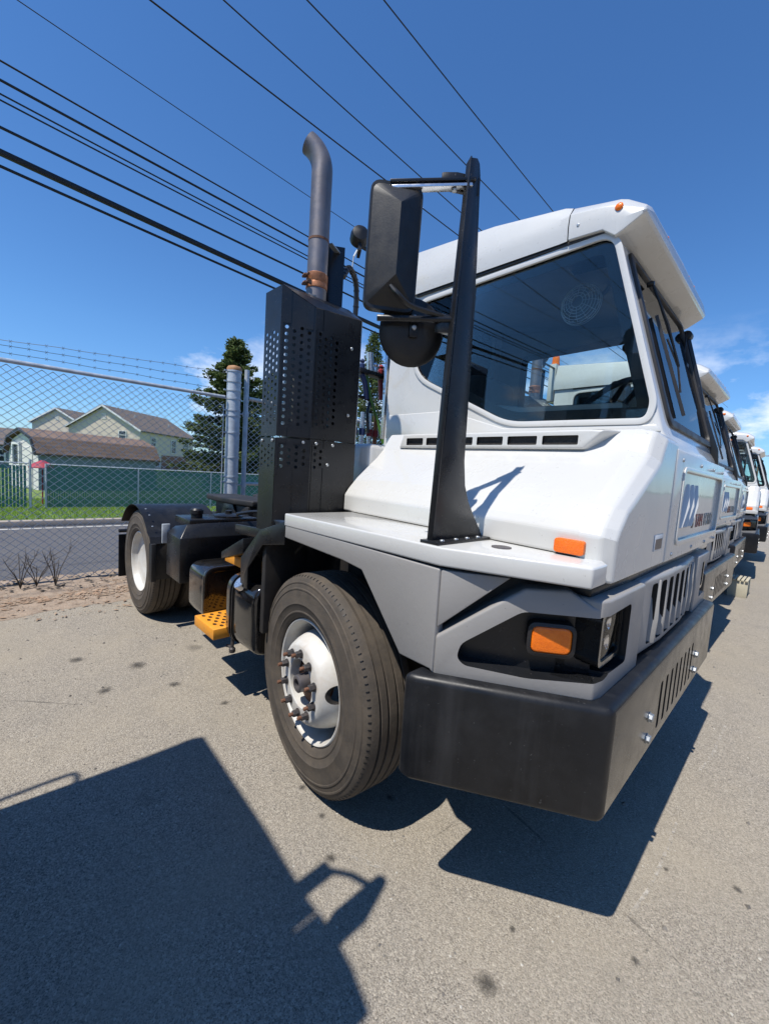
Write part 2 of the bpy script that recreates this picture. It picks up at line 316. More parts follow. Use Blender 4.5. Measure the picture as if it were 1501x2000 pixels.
def ring(outer, inner, plane, a, b):
    m = MB(); n = len(outer)
    def P(p, t): return {'xz': (p[0], t, p[1]), 'xy': (p[0], p[1], t), 'yz': (t, p[0], p[1])}[plane]
    v = [P(p, a) for p in outer] + [P(p, a) for p in inner] + [P(p, b) for p in outer] + [P(p, b) for p in inner]; f = []
    for i in range(n):
        j = (i + 1) % n; f += [(i, j, n + j, n + i), (2 * n + i, 3 * n + i, 3 * n + j, 2 * n + j), (i, 2 * n + i, 2 * n + j, j), (n + i, n + j, 3 * n + j, 3 * n + i)]
    return m.add(v, f)
def smooth_path(pts, k=6):
    P = [Vector(p) for p in pts]; out = []
    for i in range(len(P) - 1):
        p0 = P[max(i - 1, 0)]; p1 = P[i]; p2 = P[i + 1]; p3 = P[min(i + 2, len(P) - 1)]
        for j in range(k):
            t = j / k; out.append(.5 * ((2 * p1) + (-p0 + p2) * t + (2 * p0 - 5 * p1 + 4 * p2 - p3) * t * t + (-p0 + 3 * p1 - 3 * p2 + p3) * t ** 3))
    return out + [P[-1]]
def dome(r=.009, h=.005):
    return MB().lathe([(r, 0), (r, .002), (r * .8, h * .8), (r * .35, h)], n=10, axis='x')
def text_mesh(txt, size, ext, material):
    cu_ = bpy.data.curves.new('t', 'FONT'); cu_.body = txt; cu_.size = size; cu_.extrude = ext; cu_.align_x = 'LEFT'
    o = bpy.data.objects.new('t', cu_); COL.objects.link(o); dg = bpy.context.evaluated_depsgraph_get(); me = bpy.data.meshes.new_from_object(o.evaluated_get(dg))
    bpy.data.objects.remove(o); bpy.data.curves.remove(cu_); me.materials.clear(); me.materials.append(MATS[material]); return me

# ================================================================== SETTING
def sheet(name, x0, x1, y0, y1, z, m, nx=1, ny=1, fn=None):
    mb = MB(); v = []
    for i in range(nx + 1):
        for j in range(ny + 1):
            x = x0 + (x1 - x0) * i / nx; y = y0 + (y1 - y0) * j / ny; zz = z
            if fn: x, y, zz = fn(x, y, z, i, j)
            v.append((x, y, zz))
    f = [(i * (ny + 1) + j, (i + 1) * (ny + 1) + j, (i + 1) * (ny + 1) + j + 1, i * (ny + 1) + j + 1) for i in range(nx) for j in range(ny)]
    mb.add(v, f); return struct(obj(name, mb, m, smooth=30, wind=False))
sheet('ground', -900, 900, -900, 900, -.06, 'far_ground')
sheet('parking_lot', -4.3, 140, -120, 300, 0, 'lot_asphalt')
sheet('road', -9.38, -4.6, -120, 300, -.01, 'road_asphalt')
sheet('road_edge_line', -9.14, -9.04, -120, 300, -.005, 'line_white')
mb = MB().box(-9.56, -9.36, -120, 300, -.1, .115)
struct(obj('kerb', mb, 'curb', bevel=.02))
sheet('grass_verge', -60, -9.55, -120, 300, .09, 'lawn')
def dirtfn(x, y, z, i, j):
    h = .03 * noise.noise(Vector((x * 2, y * 1.3, 0))) + .02 * noise.noise(Vector((x * 7, y * 7, 3)))
    e = i / 14.
    if i == 14: return x + .32 * noise.noise(Vector((0, y * .7, 5))) + .1 * noise.noise(Vector((0, y * 4, 5))), y, .0015
    return x, y, max(.004, .03 + h * 1.2 - .035 * e) if i else -.02
sheet('dirt_strip', -4.86, -3.45, -8, 14, .03, 'dirt', 14, 220, dirtfn)
# chalky scuffs on the lot: thin painted sheets
m_, n_, l_, b_, o_ = new_mat('chalk'); b_.inputs['Base Color'].default_value = (.62, .57, .49, 1); b_.inputs['Roughness'].default_value = .9
tr_ = n_.new('ShaderNodeBsdfTransparent'); ms_ = n_.new('ShaderNodeMixShader'); l_.new(ramp(n_, l_, noise_node(n_, l_, 28, 6, .7), .45, .62, 0, .6), ms_.inputs[0]); l_.new(tr_.outputs[0], ms_.inputs[1]); l_.new(b_.outputs[0], ms_.inputs[2]); l_.new(ms_.outputs[0], o_.inputs[0])
def scuff(name, pts, w, m='chalk'):
    mb = MB(); 
    for i in range(len(pts) - 1):
        a = Vector(pts[i]); b = Vector(pts[i + 1]); n_ = Vector((-(b - a).y, (b - a).x)).normalized() * w
        mb.add([(a.x - n_.x, a.y - n_.y, .004), (a.x + n_.x, a.y + n_.y, .004), (b.x + n_.x, b.y + n_.y, .004), (b.x - n_.x, b.y - n_.y, .004)], [(0, 1, 2, 3)])
    return struct(obj(name, mb, m, wind=False, smooth=0))

scuff('chalk_mark', [(1.30, -.66), (1.325, -.45), (1.33, -.2), (1.325, .02)], .006)
scuff('chalk_mark', [(1.33, .55), (1.36, .8), (1.37, 1.3)], .008)
for k in range(4): scuff('chalk_mark', [(.44 + k * .022, -1.27 + k * .008), (.52 + k * .022, -1.22 + k * .008)], .004)
m_, n_, l_, b_, o_ = new_mat('oil'); b_.inputs['Base Color'].default_value = (.045, .04, .034, 1); b_.inputs['Roughness'].default_value = .7
tr_ = n_.new('ShaderNodeBsdfTransparent'); ms_ = n_.new('ShaderNodeMixShader'); tc_ = n_.new('ShaderNodeTexCoord'); vl_ = n_.new('ShaderNodeVectorMath'); vl_.operation = 'LENGTH'; l_.new(tc_.outputs['Object'], vl_.inputs[0])
ad_ = n_.new('ShaderNodeMath'); ad_.operation = 'MULTIPLY_ADD'; l_.new(noise_node(n_, l_, 2.2, 7, .7), ad_.inputs[0]); ad_.inputs[1].default_value = 1.3; l_.new(vl_.outputs['Value'], ad_.inputs[2])
l_.new(ramp(n_, l_, ad_.outputs[0], 1.45, .75, 0, .62), ms_.inputs[0]); l_.new(tr_.outputs[0], ms_.inputs[1]); l_.new(b_.outputs[0], ms_.inputs[2]); l_.new(ms_.outputs[0], o_.inputs[0])
for k_, (x, y, r) in enumerate([(.413, -1.327, .028), (.027, -1.21, .024), (.223, -1.234, .022), (-1.326, -1.374, .05), (-1.507, -1.745, .055), (1.062, -1.212, .045), (1.037, -1.007, .016), (.346, -.925, .026), (1.349, -.304, .014), (1.566, -.181, .022), (-2.111, -1.816, .065), (1.359, -.781, .02), (-1.768, -1.489, .075), (-.9, -1.2, .035), (1.9, .6, .05)]):
    mb = MB().add([(1.5 * math.cos(j * .3491), 1.5 * math.sin(j * .3491), 0) for j in range(18)], [tuple(range(18))])
    o = struct(obj('oil_stain', mb, 'oil', loc=(x, y, .0035), rotz=k_ * 1.3, wind=False, smooth=0)); o.scale = (r * 1.25, r, 1)
# loose stuff on the ground
def scatter(name, n, rx, ry, size, m, flat=.6, z=0., dens=None, seed=1, long=1.):
    rnd = random.Random(seed); mb = MB()
    for _ in range(n):
        x = rnd.uniform(*rx); y = rnd.uniform(*ry)
        if dens and rnd.random() > dens(x, y): continue
        s = size * (.4 + rnd.random() ** 2 * 1.6); a = rnd.random() * 6.28; tl = rnd.uniform(-.5, .5)
        ca, sa = math.cos(a), math.sin(a); q = []
        for (px, py, pz) in ((1, .2, 0), (-.1, .9, .1), (-1, -.1, 0), (.1, -.8, .1), (.1, .1, 1)):
            px *= s * long * rnd.uniform(.7, 1.2); py *= s * rnd.uniform(.7, 1.2); q.append((x + px * ca - py * sa, y + px * sa + py * ca, z + pz * s * flat + px * tl * .3 * (long > 1)))
        mb.add(q, [(0, 1, 4), (1, 2, 4), (2, 3, 4), (3, 0, 4)])
    return struct(obj(name, mb, m, smooth=0, wind=False), 'stuff')
tag(scatter('loose_gravel', 9000, (-4, 3.5), (-3.6, 5), .0042, 'pebble', .8, 0, lambda x, y: .35 + .65 * (noise.noise(Vector((x * .9, y * .9, 1))) > .05)), 'small loose grit scattered over the asphalt lot', 'gravel', kind='stuff')
tag(scatter('pale_grit', 6000, (-4, 3.0), (-3.6, 4), .0036, 'pebble_light', .8, 0, lambda x, y: .3 + .7 * (noise.noise(Vector((x * 1.3, y * 1.3, 8))) > 0), seed=33), 'pale specks of grit scattered over the asphalt lot', 'grit', kind='stuff')
tag(scatter('stray_stones', 420, (-4, 2.5), (-3.4, 2.5), .009, 'pebble', .8, 0, lambda x, y: .25 + .75 * (x < -1.2), seed=21), 'dark pebbles strewn over the lot near the rear wheel', 'pebbles', kind='stuff')
tag(scatter('wood_chips', 16000, (-4.75, -3.1), (-5, 3.0), .011, 'chip', .25, .012, lambda x, y: 1 if x < -3.75 + .25 * noise.noise(Vector((y, 0, 0))) else .1, seed=3, long=2.2), 'tan wood chips and dry mulch along the foot of the fence', 'mulch', kind='stuff')
tag(scatter('dead_leaves', 900, (-4.75, -4.1), (-4, 3), .014, 'leaf_dark', .4, .035, None, seed=9, long=1.4), 'dark rotting leaves caught under the chain link fence', 'leaves', kind='stuff')
def grass(name, n, rx, ry, z, seed):
    rnd = random.Random(seed); mb = MB()
    for _ in range(n):
        x = rnd.uniform(*rx); y = rnd.uniform(*ry); h = rnd.uniform(.04, .10); a = rnd.random() * 6.28; w = .006; dx, dy = rnd.uniform(-.04, .04), rnd.uniform(-.04, .04)
        mb.add([(x - w * math.cos(a), y - w * math.sin(a), z), (x + w * math.cos(a), y + w * math.sin(a), z), (x + dx, y + dy, z + h)], [(0, 1, 2)])
    return tag(obj(name, mb, 'grass_blade', smooth=0, wind=False), 'short green lawn grass between the kerb and the green fence', 'grass', kind='stuff')
grass('grass', 42000, (-14.5, -9.5), (-5, 7), .085, 5)

# ------------------------------------------------------------------ near chain link fence
FX = -4.55
fence = empty('chain_link_fence', (FX, 0, 0)); tag(fence, 'galvanised chain link fence with barbed wire on top beside the road', 'fence')
mb = MB()
mb.tube([(0, y, 2.49 + .012 * (y + 2)) for y in [-6 + .5 * k for k in range(13)] + [.28]], .024, 10)
obj('top_rail', mb, 'galv', fence)
def weave(y0, y1, z0, z1, dw=.098, dh=.085, r=.0042):
    mb = MB(); n = int((y1 - y0) / (dw / 2)); rows = int((z1 - z0) / (dh / 2))
    for k in range(n):
        ya = y0 + k * dw / 2; path = []
        for i in range(rows + 1):
            s_ = (i + k) % 2
            jit = .004 * noise.noise(Vector((ya * 3, i * .3, 2)))
            path.append((.006 * (1 if s_ else -1), ya + s_ * dw / 2 + jit, z0 + i * dh / 2 + jit))
        mb.tube(path, r, 4, caps=False)
    return mb
w = obj('wire_mesh', weave(-4.2, .26, .03, 2.48), 'galv_wire', fence, smooth=0, wind=False); w['kind'] = 'stuff'
for k, (za, zb) in enumerate(((2.695, 2.86), (2.641, 2.735), (2.571, 2.618))):
    pth = [(0, -6 + .15 * i, za + (zb - za) * ((-6 + .15 * i) + 2.14) / 2.2 + .012 * noise.noise(Vector((i * .4, k * 5, 0)))) for i in range(42)]
    b = MB(); b.tube(pth, .0028, 5)
    for i in range(0, 41, 1):
        p = Vector(pth[i]) + Vector((0, .04, 0)); b.tube([p + Vector((-.015, -.01, -.014)), p + Vector((.015, .012, .016))], .002, 4); b.tube([p + Vector((.012, -.01, .016)), p + Vector((-.012, .012, -.016))], .002, 4)
    obj('barbed_wire', b, 'stack_steel', fence, smooth=0)
post = empty('gate_post', (FX - .02, .42, 0)); tag(post, 'thick banded galvanised gate post with a rusty domed cap', 'post')
mb = MB(); mb.lathe([(.10, 0), (.10, 2.93)], axis='z', n=28); obj('pipe', mb, 'galv', post)
mb = MB(); mb.lathe([(.106, 2.92), (.108, 2.955), (.09, 2.985), (.04, 3.0)], axis='z', n=28); obj('cap', mb, 'rust_cap', post)
for z in (2.90, 2.75, 2.62, 2.5, 2.33, 2.25, 2.0, 1.63, 1.34, 1.26):
    mb = MB(); mb.lathe([(.101, z), (.108, z), (.108, z + .022), (.101, z + .022)], axis='z', n=28); mb.box(-.01, .01, -.15, -.10, z, z + .02); obj('band', mb, 'galv', post)
mb = MB(); mb.tube([(0, -.145, .1), (0, -.145, 2.42)], .008, 8); obj('tension_bar', mb, 'galv', post)
gate = empty('chain_link_gate', (FX - .02, .62, 0)); tag(gate, 'chain link gate with a slim upright pipe right of the thick post', 'gate')
mb = MB(); mb.tube([(0, 0, .12), (0, 0, 2.98)], .036, 14); obj('stile', mb, 'galv', gate)
mb = MB(); mb.tube([(0, .04, 2.56), (0, 3.6, 2.5)], .03, 12); obj('top_rail', mb, 'rail_paint', gate)
mb = MB(); mb.tube([(0, .04, 1.25), (0, 3.6, 1.25)], .026, 12); obj('middle_rail', mb, 'rail_paint', gate)
mb = MB(); mb.tube([(0, .04, .14), (0, 3.6, .14)], .026, 12); obj('bottom_rail', mb, 'rail_paint', gate)
mb = MB(); mb.tube([(0, 3.6, .12), (0, 3.6, 2.6)], .03, 12); obj('stile', mb, 'galv', gate)
for z in (2.28, 1.2):
    mb = MB(); mb.lathe([(.037, z), (.046, z), (.046, z + .07), (.037, z + .07)], axis='z', n=16); mb.tube([(0, -.03, z + .03), (0, -.1, z + .03)], .012, 8); obj('hinge', mb, 'galv', gate)
w = obj('wire_mesh', weave(.05, 3.55, .15, 2.5), 'galv_wire', gate, smooth=0, wind=False); w['kind'] = 'stuff'
# dry weeds at the foot of the fence
def weed(loc, seed, label):
    rnd = random.Random(seed); t = empty('dry_weed', loc); tag(t, label, 'weed', 'dry weeds at the fence')
    for k in range(5):
        a = rnd.uniform(0, 6.28); L = rnd.uniform(.2, .5); dx, dy = math.cos(a) * .35 * L, math.sin(a) * .45 * L
        p = [(0, 0, 0), (dx * .3, dy * .3, L * .4), (dx * .7, dy * .75, L * .75), (dx, dy, L)]
        mb = MB(); mb.tube(smooth_path(p, 3), [.005, .005, .0045, .004, .004, .0035, .003, .003, .002, .0015], 5)
        for q in range(4):
            tt = rnd.uniform(.4, .9); b0 = Vector((dx * tt, dy * tt, L * tt)); mb.tube([b0, b0 + Vector((rnd.uniform(-.1, .1), rnd.uniform(-.1, .1), rnd.uniform(.03, .14)))], [.0025, .001], 4)
        obj('stem', mb, 'twig', t, smooth=0)
weed((-4.35, -2.02, .02), 1, 'leafless dark weed by the fence at the left frame edge')
weed((-4.3, -1.72, .02), 2, 'tallest spindly dry weed leaning right at the fence')
weed((-4.38, -1.88, .02), 4, 'short twiggy weed between two taller ones at the fence')

# ------------------------------------------------------------------ far green fence
GX = -11.8
gf = empty('green_slat_fence', (GX, 0, .1)); tag(gf, 'chain link fence with green privacy slats across the road', 'fence')
mb = MB(); y = -1.15; rnd = random.Random(5)
while y < 16:
    mb.box(-.004, .004, y, y + .045, .03, 1.1 + rnd.uniform(-.006, .006)); y += .05
s_ = obj('slats', mb, 'slat_green', gf, smooth=0); s_['kind'] = 'stuff'
y = -1.15
while y < 16:
    mb = MB(); mb.tube([(.03, y, 0), (.03, y, 1.13)], .022, 8); obj('post', mb, 'galv', gf); y += 2.05
mb = MB(); mb.tube([(.03, -1.15, 1.12), (.03, 16, 1.12)], .016, 8); obj('top_rail', mb, 'galv', gf)
gg = empty('green_slat_gate', (GX, -1.45, .1)); tag(gg, 'green slatted gate leaf left of the gap in the far fence', 'gate')
mb = MB(); y = -2.5
while y < -.06: mb.box(-.004, .004, y, y + .05, .05, 1.06); y += .066
s_ = obj('slats', mb, 'slat_green', gg, smooth=0); s_['kind'] = 'stuff'
for y in (-2.5, 0): mb = MB(); mb.tube([(.02, y, 0), (.02, y, 1.22)], .028, 8); obj('stile', mb, 'galv', gg)
mb = MB(); mb.tube([(.02, -2.5, 1.12), (.02, 0, 1.12)], .016, 8); obj('rail', mb, 'galv', gg)
um = MB(); um.lathe([(.02, 1.16), (.18, 1.08), (.3, .97), (.3, .95), (.02, .98)], axis='z', n=10); um.tube([(0, 0, 0), (0, 0, 1.1)], .015, 6)
tag(obj('garden_umbrella', um, 'red_shade', loc=(GX - .8, -1.15, .14)), 'small faded red parasol just behind the green fence', 'parasol')

# ------------------------------------------------------------------ houses
def uv_roof(me, ax):
    uvl = me.uv_layers.new(name='uv')
    for p in me.polygons:
        nrm = p.normal
        for li in p.loop_indices:
            co = me.vertices[me.loops[li].vertex_index].co
            u = co.x if ax == 'x' else co.y; v = co.z / max(.2, math.sqrt(max(0, 1 - nrm.z ** 2)))
            uvl.data[li].uv = (u, v)
def roofobj(mb, m, parent, ax, name='roof'):
    me = to_mesh(mb, name, [m], smooth=0); uv_roof(me, ax); return obj(name, me, m, parent)
def win(parent, P, U, N, w, h, sash=True):
    """a window centred at P on a wall with horizontal direction U and outward normal N"""
    P, U, N = Vector(P), Vector(U), Vector(N); Z = Vector((0, 0, 1))
    def slab(a0, a1, b0, b1, n0, n1):
        A = [P + U * a + Z * b + N * n0 for a, b in ((a0, b0), (a1, b0), (a1, b1), (a0, b1))]; B = [q + N * (n1 - n0) for q in A]; return MB().solid(A, B)
    t = .09; f = MB()
    for a in ((-w / 2 - t, -w / 2, -h / 2 - t, h / 2 + t), (w / 2, w / 2 + t, -h / 2 - t, h / 2 + t), (-w / 2, w / 2, h / 2, h / 2 + t), (-w / 2, w / 2, -h / 2 - t, -h / 2)):
        q = slab(*a, 0, .09); f.add(q.v, q.f)
    if sash: q = slab(-w / 2, w / 2, -.035, .035, .0, .07); f.add(q.v, q.f)
    fo = obj('window', f, 'trim_white', parent, smooth=0)
    obj('pane', slab(-w / 2, w / 2, -h / 2, h / 2, -.02, .03), 'window_dark', fo, smooth=0)
def house(name, label, C, l, hw, L, ze, zp, wall, roof, gwins=(), lwins=(), vent=None):
    """C near corner; long side runs along +x of the local frame, gable across -y"""
    a = math.atan2(l[1], l[0]); t = empty(name, (C[0], C[1], .1), a); tag(t, label, 'house')
    W_ = 2 * hw; mb = MB(); g = [(0, 0), (0, ze), (hw, zp), (W_, ze), (W_, 0)]
    mb.prism(g, 'yz', 0, L); obj('wall', mb, wall, t, smooth=0)
    ov = .35; k = (zp - ze) / hw; rb = MB()
    for s in (0, 1):
        y0 = -ov if s == 0 else W_ + ov; z0 = ze - ov * k
        A = [(-ov, y0, z0 + .04), (-ov, hw, zp + .04), (L + ov, hw, zp + .04), (L + ov, y0, z0 + .04)]; B = [(p[0], p[1], p[2] + .14) for p in A]; rb.solid(A, B)
    roofobj(rb, roof, t, 'x')
    fb = MB()
    for s in (0, 1):
        y0 = -ov if s == 0 else W_ + ov; fb.bar((-ov - .03, y0, ze - ov * k + .07), (-ov - .03, hw, zp + .07), .05, .2)
    obj('barge_board', fb, 'trim_white', t, smooth=0)
    for (u, z, w, h) in gwins: win(t, (0, u, z), (0, 1, 0), (-1, 0, 0), w, h)
    for (u, z, w, h) in lwins: win(t, (u, 0, z), (1, 0, 0), (0, -1, 0), w, h)
    if vent:
        mb = MB()
        for q in range(5): mb.box(-.05, 0, hw - .3, hw + .3, vent - .35 + q * .16, vent - .25 + q * .16)
        obj('gable_vent', mb, 'siding_white', t, smooth=0)
    return t
h2 = house('house', 'larger cream house with grey shingle roof, nearest the spruce', (-58, 12.12), (-.66, .749), 4.8, 12.5, 4.8, 7.55, 'siding', 'shingle_grey', [(2.3, 4.1, .9, .9), (6.0, 2.0, 1, 1.4)], [(2.6, 3.55, .95, 1.0), (7.2, 3.2, 1.0, 1.75), (10.5, 3.3, .9, 1.2), (3.0, 1.0, 2.0, 1.3)], 6.3)
for (x, yy) in ((3.2, 3.0), (9.5, 2.2)):
    mb = MB(); mb.lathe([(.07, 0), (.07, .5)], o=(x, yy, 4.8 + yy / 4.8 * 2.75), axis='z', n=8); obj('roof_vent', mb, 'trim_white', h2)
mb = MB().box(4.5, 12.5, -.06, -.0, 0, 1.9); obj('brick_course', mb, 'brick', h2, smooth=0)
h1 = house('house', 'smaller cream house with a plain chimney, seen between the two roofs', (-78, 9.05), (-.66, .749), 4.2, 10.5, 5.85, 8.05, 'siding', 'shingle_grey', [(4.2, 3.4, 1, 1.2)], [(1.4, 4.9, .9, 1.2)], 6.7)
mb = MB().box(2.7, 3.9, -.75, 0, 0, 7.5); obj('chimney', mb, 'chimney', h1, smooth=0)
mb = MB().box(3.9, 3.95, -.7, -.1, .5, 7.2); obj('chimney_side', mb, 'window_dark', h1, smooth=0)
# shed with a gambrel roof
sh = empty('garden_shed', (-18, -.81, .1), math.atan2(.963, -.27)); tag(sh, 'long garden shed with brown barn roof behind the green fence', 'shed')
L = 4.35; gp = [(0, 0), (0, 1.33), (.32, 1.83), (1.3, 2.12), (2.28, 1.83), (2.6, 1.33), (2.6, 0)]
mb = MB().prism(gp, 'yz', 0, L); obj('wall', mb, ['siding_blue'], sh, smooth=0)
mb = MB().prism([(p[0] * .996 + .005, p[1] * .996) for p in gp], 'yz', -.012, -.001); obj('gable_wall', mb, 'siding_white', sh, smooth=0)
rb = MB(); gr = [(-.12, 1.27), (.27, 1.87), (1.3, 2.19), (2.33, 1.87), (2.72, 1.27)]
for i in range(4):
    a, b = gr[i], gr[i + 1]; A = [(-.14, a[0], a[1]), (-.14, b[0], b[1]), (L + .14, b[0], b[1]), (L + .14, a[0], a[1])]; rb.solid(A, [(p[0], p[1], p[2] + .07) for p in A])
roofobj(rb, 'shingle_brown', sh, 'x')
fb = MB()
for i in range(4): fb.bar((-.16, gr[i][0], gr[i][1] + .02), (-.16, gr[i + 1][0], gr[i + 1][1] + .02), .04, .1)
obj('barge_board', fb, 'gasket', sh, smooth=0)
win(sh, (-.01, 1.75, 1.25), (0, 1, 0), (-1, 0, 0), .5, .75, False)
mb = MB().box(-.04, -.013, .45, 1.25, .05, 1.55); obj('door', mb, 'siding_white', sh, smooth=0)
# low building at the left
lb = empty('low_building', (-40, -9, 0)); tag(lb, 'low blue grey building with a brown roof at the left frame edge', 'building')
mb = MB().box(-8, 0, 0, 9.6, 0, 1.9); obj('wall', mb, 'siding_blue', lb, smooth=0)
rb = MB(); A = [(.3, -.3, 1.68), (.3, 9.9, 1.68), (-4, 9.9, 3.05), (-4, -.3, 3.05)]; rb.solid(A, [(p[0], p[1], p[2] + .12) for p in A]); A = [(-8.3, -.3, 1.68), (-8.3, 9.9, 1.68), (-4, 9.9, 3.05), (-4, -.3, 3.05)]; rb.solid(A, [(p[0], p[1], p[2] + .12) for p in A])
roofobj(rb, 'shingle_grey', lb, 'y'); win(lb, (0, 7.5, 1.0), (0, 1, 0), (1, 0, 0), .8, .8)
mb = MB().prism([(-8, 1.9), (0, 1.9), (-4, 3.0)], 'xz', 0, 9.6); obj('gable', mb, 'siding_blue', lb, smooth=0)

# ------------------------------------------------------------------ evergreens
def conifer(loc, H, rad, seed, label, n=2600, m='needles'):
    rnd = random.Random(seed); t = empty('evergreen_tree', loc); tag(t, label, 'tree', 'evergreens across the road')
    tk = MB(); tk.tube([(0, 0, 0), (.03, 0, H * .4), (0, .03, H * .96)], [.2, .13, .02], 8); obj('trunk', tk, 'bark', t)
    mb = MB(); br = MB()
    nb = int(H * 20)
    for b_ in range(nb):
        z = H * (.06 + .94 * (b_ + rnd.random()) / nb); f = 1 - z / H
        R0 = rad * (f ** .8) * rnd.uniform(.55, 1.16) + .12; a = b_ * 2.4 + rnd.uniform(-.4, .4)
        d = Vector((math.cos(a), math.sin(a), rnd.uniform(-.22, .15) + .35 * (1 - f))); tip = Vector((0, 0, z)) + d * R0
        br.tube([(0, 0, z), tip], [.025, .006], 4)
        k = max(6, int(n / nb * (.4 + 1.5 * f)))
        for i in range(k):
            s = rnd.random() ** .6; p = Vector((0, 0, z)) + d * (R0 * s) + Vector((rnd.gauss(0, .12), rnd.gauss(0, .12), rnd.gauss(0, .1) - .1 * s)) * (1 - .4 * s)
            g = (d * rnd.uniform(.4, 1) + Vector((rnd.uniform(-.8, .8), rnd.uniform(-.8, .8), rnd.uniform(-.6, .45)))).normalized() * rnd.uniform(.10, .21)
            u = g.cross(Vector((rnd.gauss(0, 1), rnd.gauss(0, 1), rnd.gauss(0, 1)))).normalized() * rnd.uniform(.02, .046)
            mb.add([p - u, p + u * .9, p + g * .6 + u * 1.3, p + g, p + g * .55 - u * 1.2], [(0, 1, 2, 3, 4)])
    obj('branches', br, 'bark', t, smooth=0, wind=False); o = obj('crown', mb, m, t, smooth=0, wind=False)
    return t
conifer((-20, 7.3, .1), 7.8, 3.3, 1, 'tall dark spruce right behind the thick gate post', 34000)
conifer((-21.5, 10.2, .1), 6.9, 3.3, 2, 'bushier spruce half hidden by the perforated exhaust guard', 12000, 'needles_b')
conifer((-20, 16.9, .1), 10.8, 2.6, 3, 'spruce top showing between exhaust guard and round mirror', 13000, 'needles_b')
conifer((-17, 25.5, .1), 12.4, 3.2, 4, 'evergreen seen through the cab windows of the nearest truck', 12000)
conifer((-22, 33, .1), 14, 3.4, 6, 'farthest evergreen behind the white cabs', 8000, 'needles_b')

# ------------------------------------------------------------------ brick depot facing the row (shows only in the trucks' front panels)
dp = empty('brick_depot', (19, 4, 0)); tag(dp, 'low brick depot mirrored in the front panels of the trucks', 'building')
obj('wall', MB().box(0, 9, -34, 34, 0, 5.2), 'brick', dp, smooth=0); obj('parapet', MB().box(-.15, 9.15, -34.2, 34.2, 5.2, 5.5), 'trim_white', dp, smooth=0)
for k in range(9):
    q_ = obj('dock_door', MB().box(-.08, 0, -31 + k * 7.2, -27.4 + k * 7.2, .05, 3.6), 'trim_white', dp, smooth=0)
# ------------------------------------------------------------------ overhead wires and poles
WI = [('thick lashed cable bundle, lowest but one of the wires at left', -4.9, -2.107, 4.728, -.043, .036),
      ('lowest overhead cable, just under the thick bundle', -4.9, -2.109, 4.587, -.0415, .016),
      ('medium cable directly above the thick lashed bundle', -4.9, -2.104, 4.981, -.027, .015),
      ('lower wire of the close thin pair at left', -4.9, -2.1, 5.253, -.0315, .009),
      ('upper wire of the close thin pair at left', -4.9, -2.099, 5.314, -.0323, .009),
      ('dark cable just above the close thin pair', -4.9, -2.097, 5.451, -.0275, .014),
      ('thin black wire, uppermost of the left bundle', -4.9, -2.094, 5.642, -.036, .01),
      ('faint hair-thin wire crossing alone left of the exhaust stack', -6.0, -1.114, 7.105, -.0497, .006),
      ('single wire passing just above the exhaust stack tip', -4.9, .151, 7.302, -.0026, .011),
      ('wire running behind the upper arm of the tall mirror', -5.6, .497, 8.705, -.0377, .011),
      ('wire crossing behind the top of the tall mirror post', -4.9, 1.545, 9.024, -.0297, .011),
      ('topmost right wire that meets the cab roof', -4.2, 2.559, 9.316, -.0454, .011)]
for lab, x, y0, z0, m_, r in WI:
    k = .0011 if m_ < -.01 else .0005; p = []
    for i in range(90):
        y = -38 + i * (83 / 89); d = y - y0; p.append((x, y, z0 + m_ * d + k * d * d))
    mb = MB(); mb.tube(p, r, 6); tag(obj('overhead_wire', mb, 'cable', smooth=60), lab, 'wire', 'overhead wires')
def upole(loc, H, label, mt='pole_wood'):
    t = empty('utility_pole', loc); tag(t, label, 'utility pole', 'utility poles')
    mb = MB(); mb.tube([(0, 0, 0), (0, 0, H)], [.17, .12], 12); obj('pole', mb, mt, t)
    mb = MB().box(-1.25, 1.25, -.06, .06, H - .75, H - .62); obj('crossarm', mb, mt, t)
    for s in (-1, 1): mb = MB(); mb.bar((s * .75, .08, H - .7), (0, .1, H - 1.35), .03, .02); obj('brace', mb, 'galv', t)
    for x in (-1.15, -.02, 1.15): mb = MB(); mb.lathe([(.03, 0), (.05, .05), (.03, .1), (.05, .14), (.02, .2)], o=(x, 0, H - .62 if abs(x) > .1 else H), axis='z', n=8); obj('insulator', mb, 'rail_paint', t)
    mb = MB(); mb.lathe([(.02, 0), (.2, .05), (.2, .75), (.02, .8)], o=(.1, .3, H - 3.1), axis='z', n=12); obj('transformer', mb, 'galv', t)
upole((-4.9, 45, 0), 9.3, 'utility pole with crossarm rising above the far white cabs')
upole((-4.9, 93, 0), 9.5, 'farthest utility pole, only its top clear of the cabs')

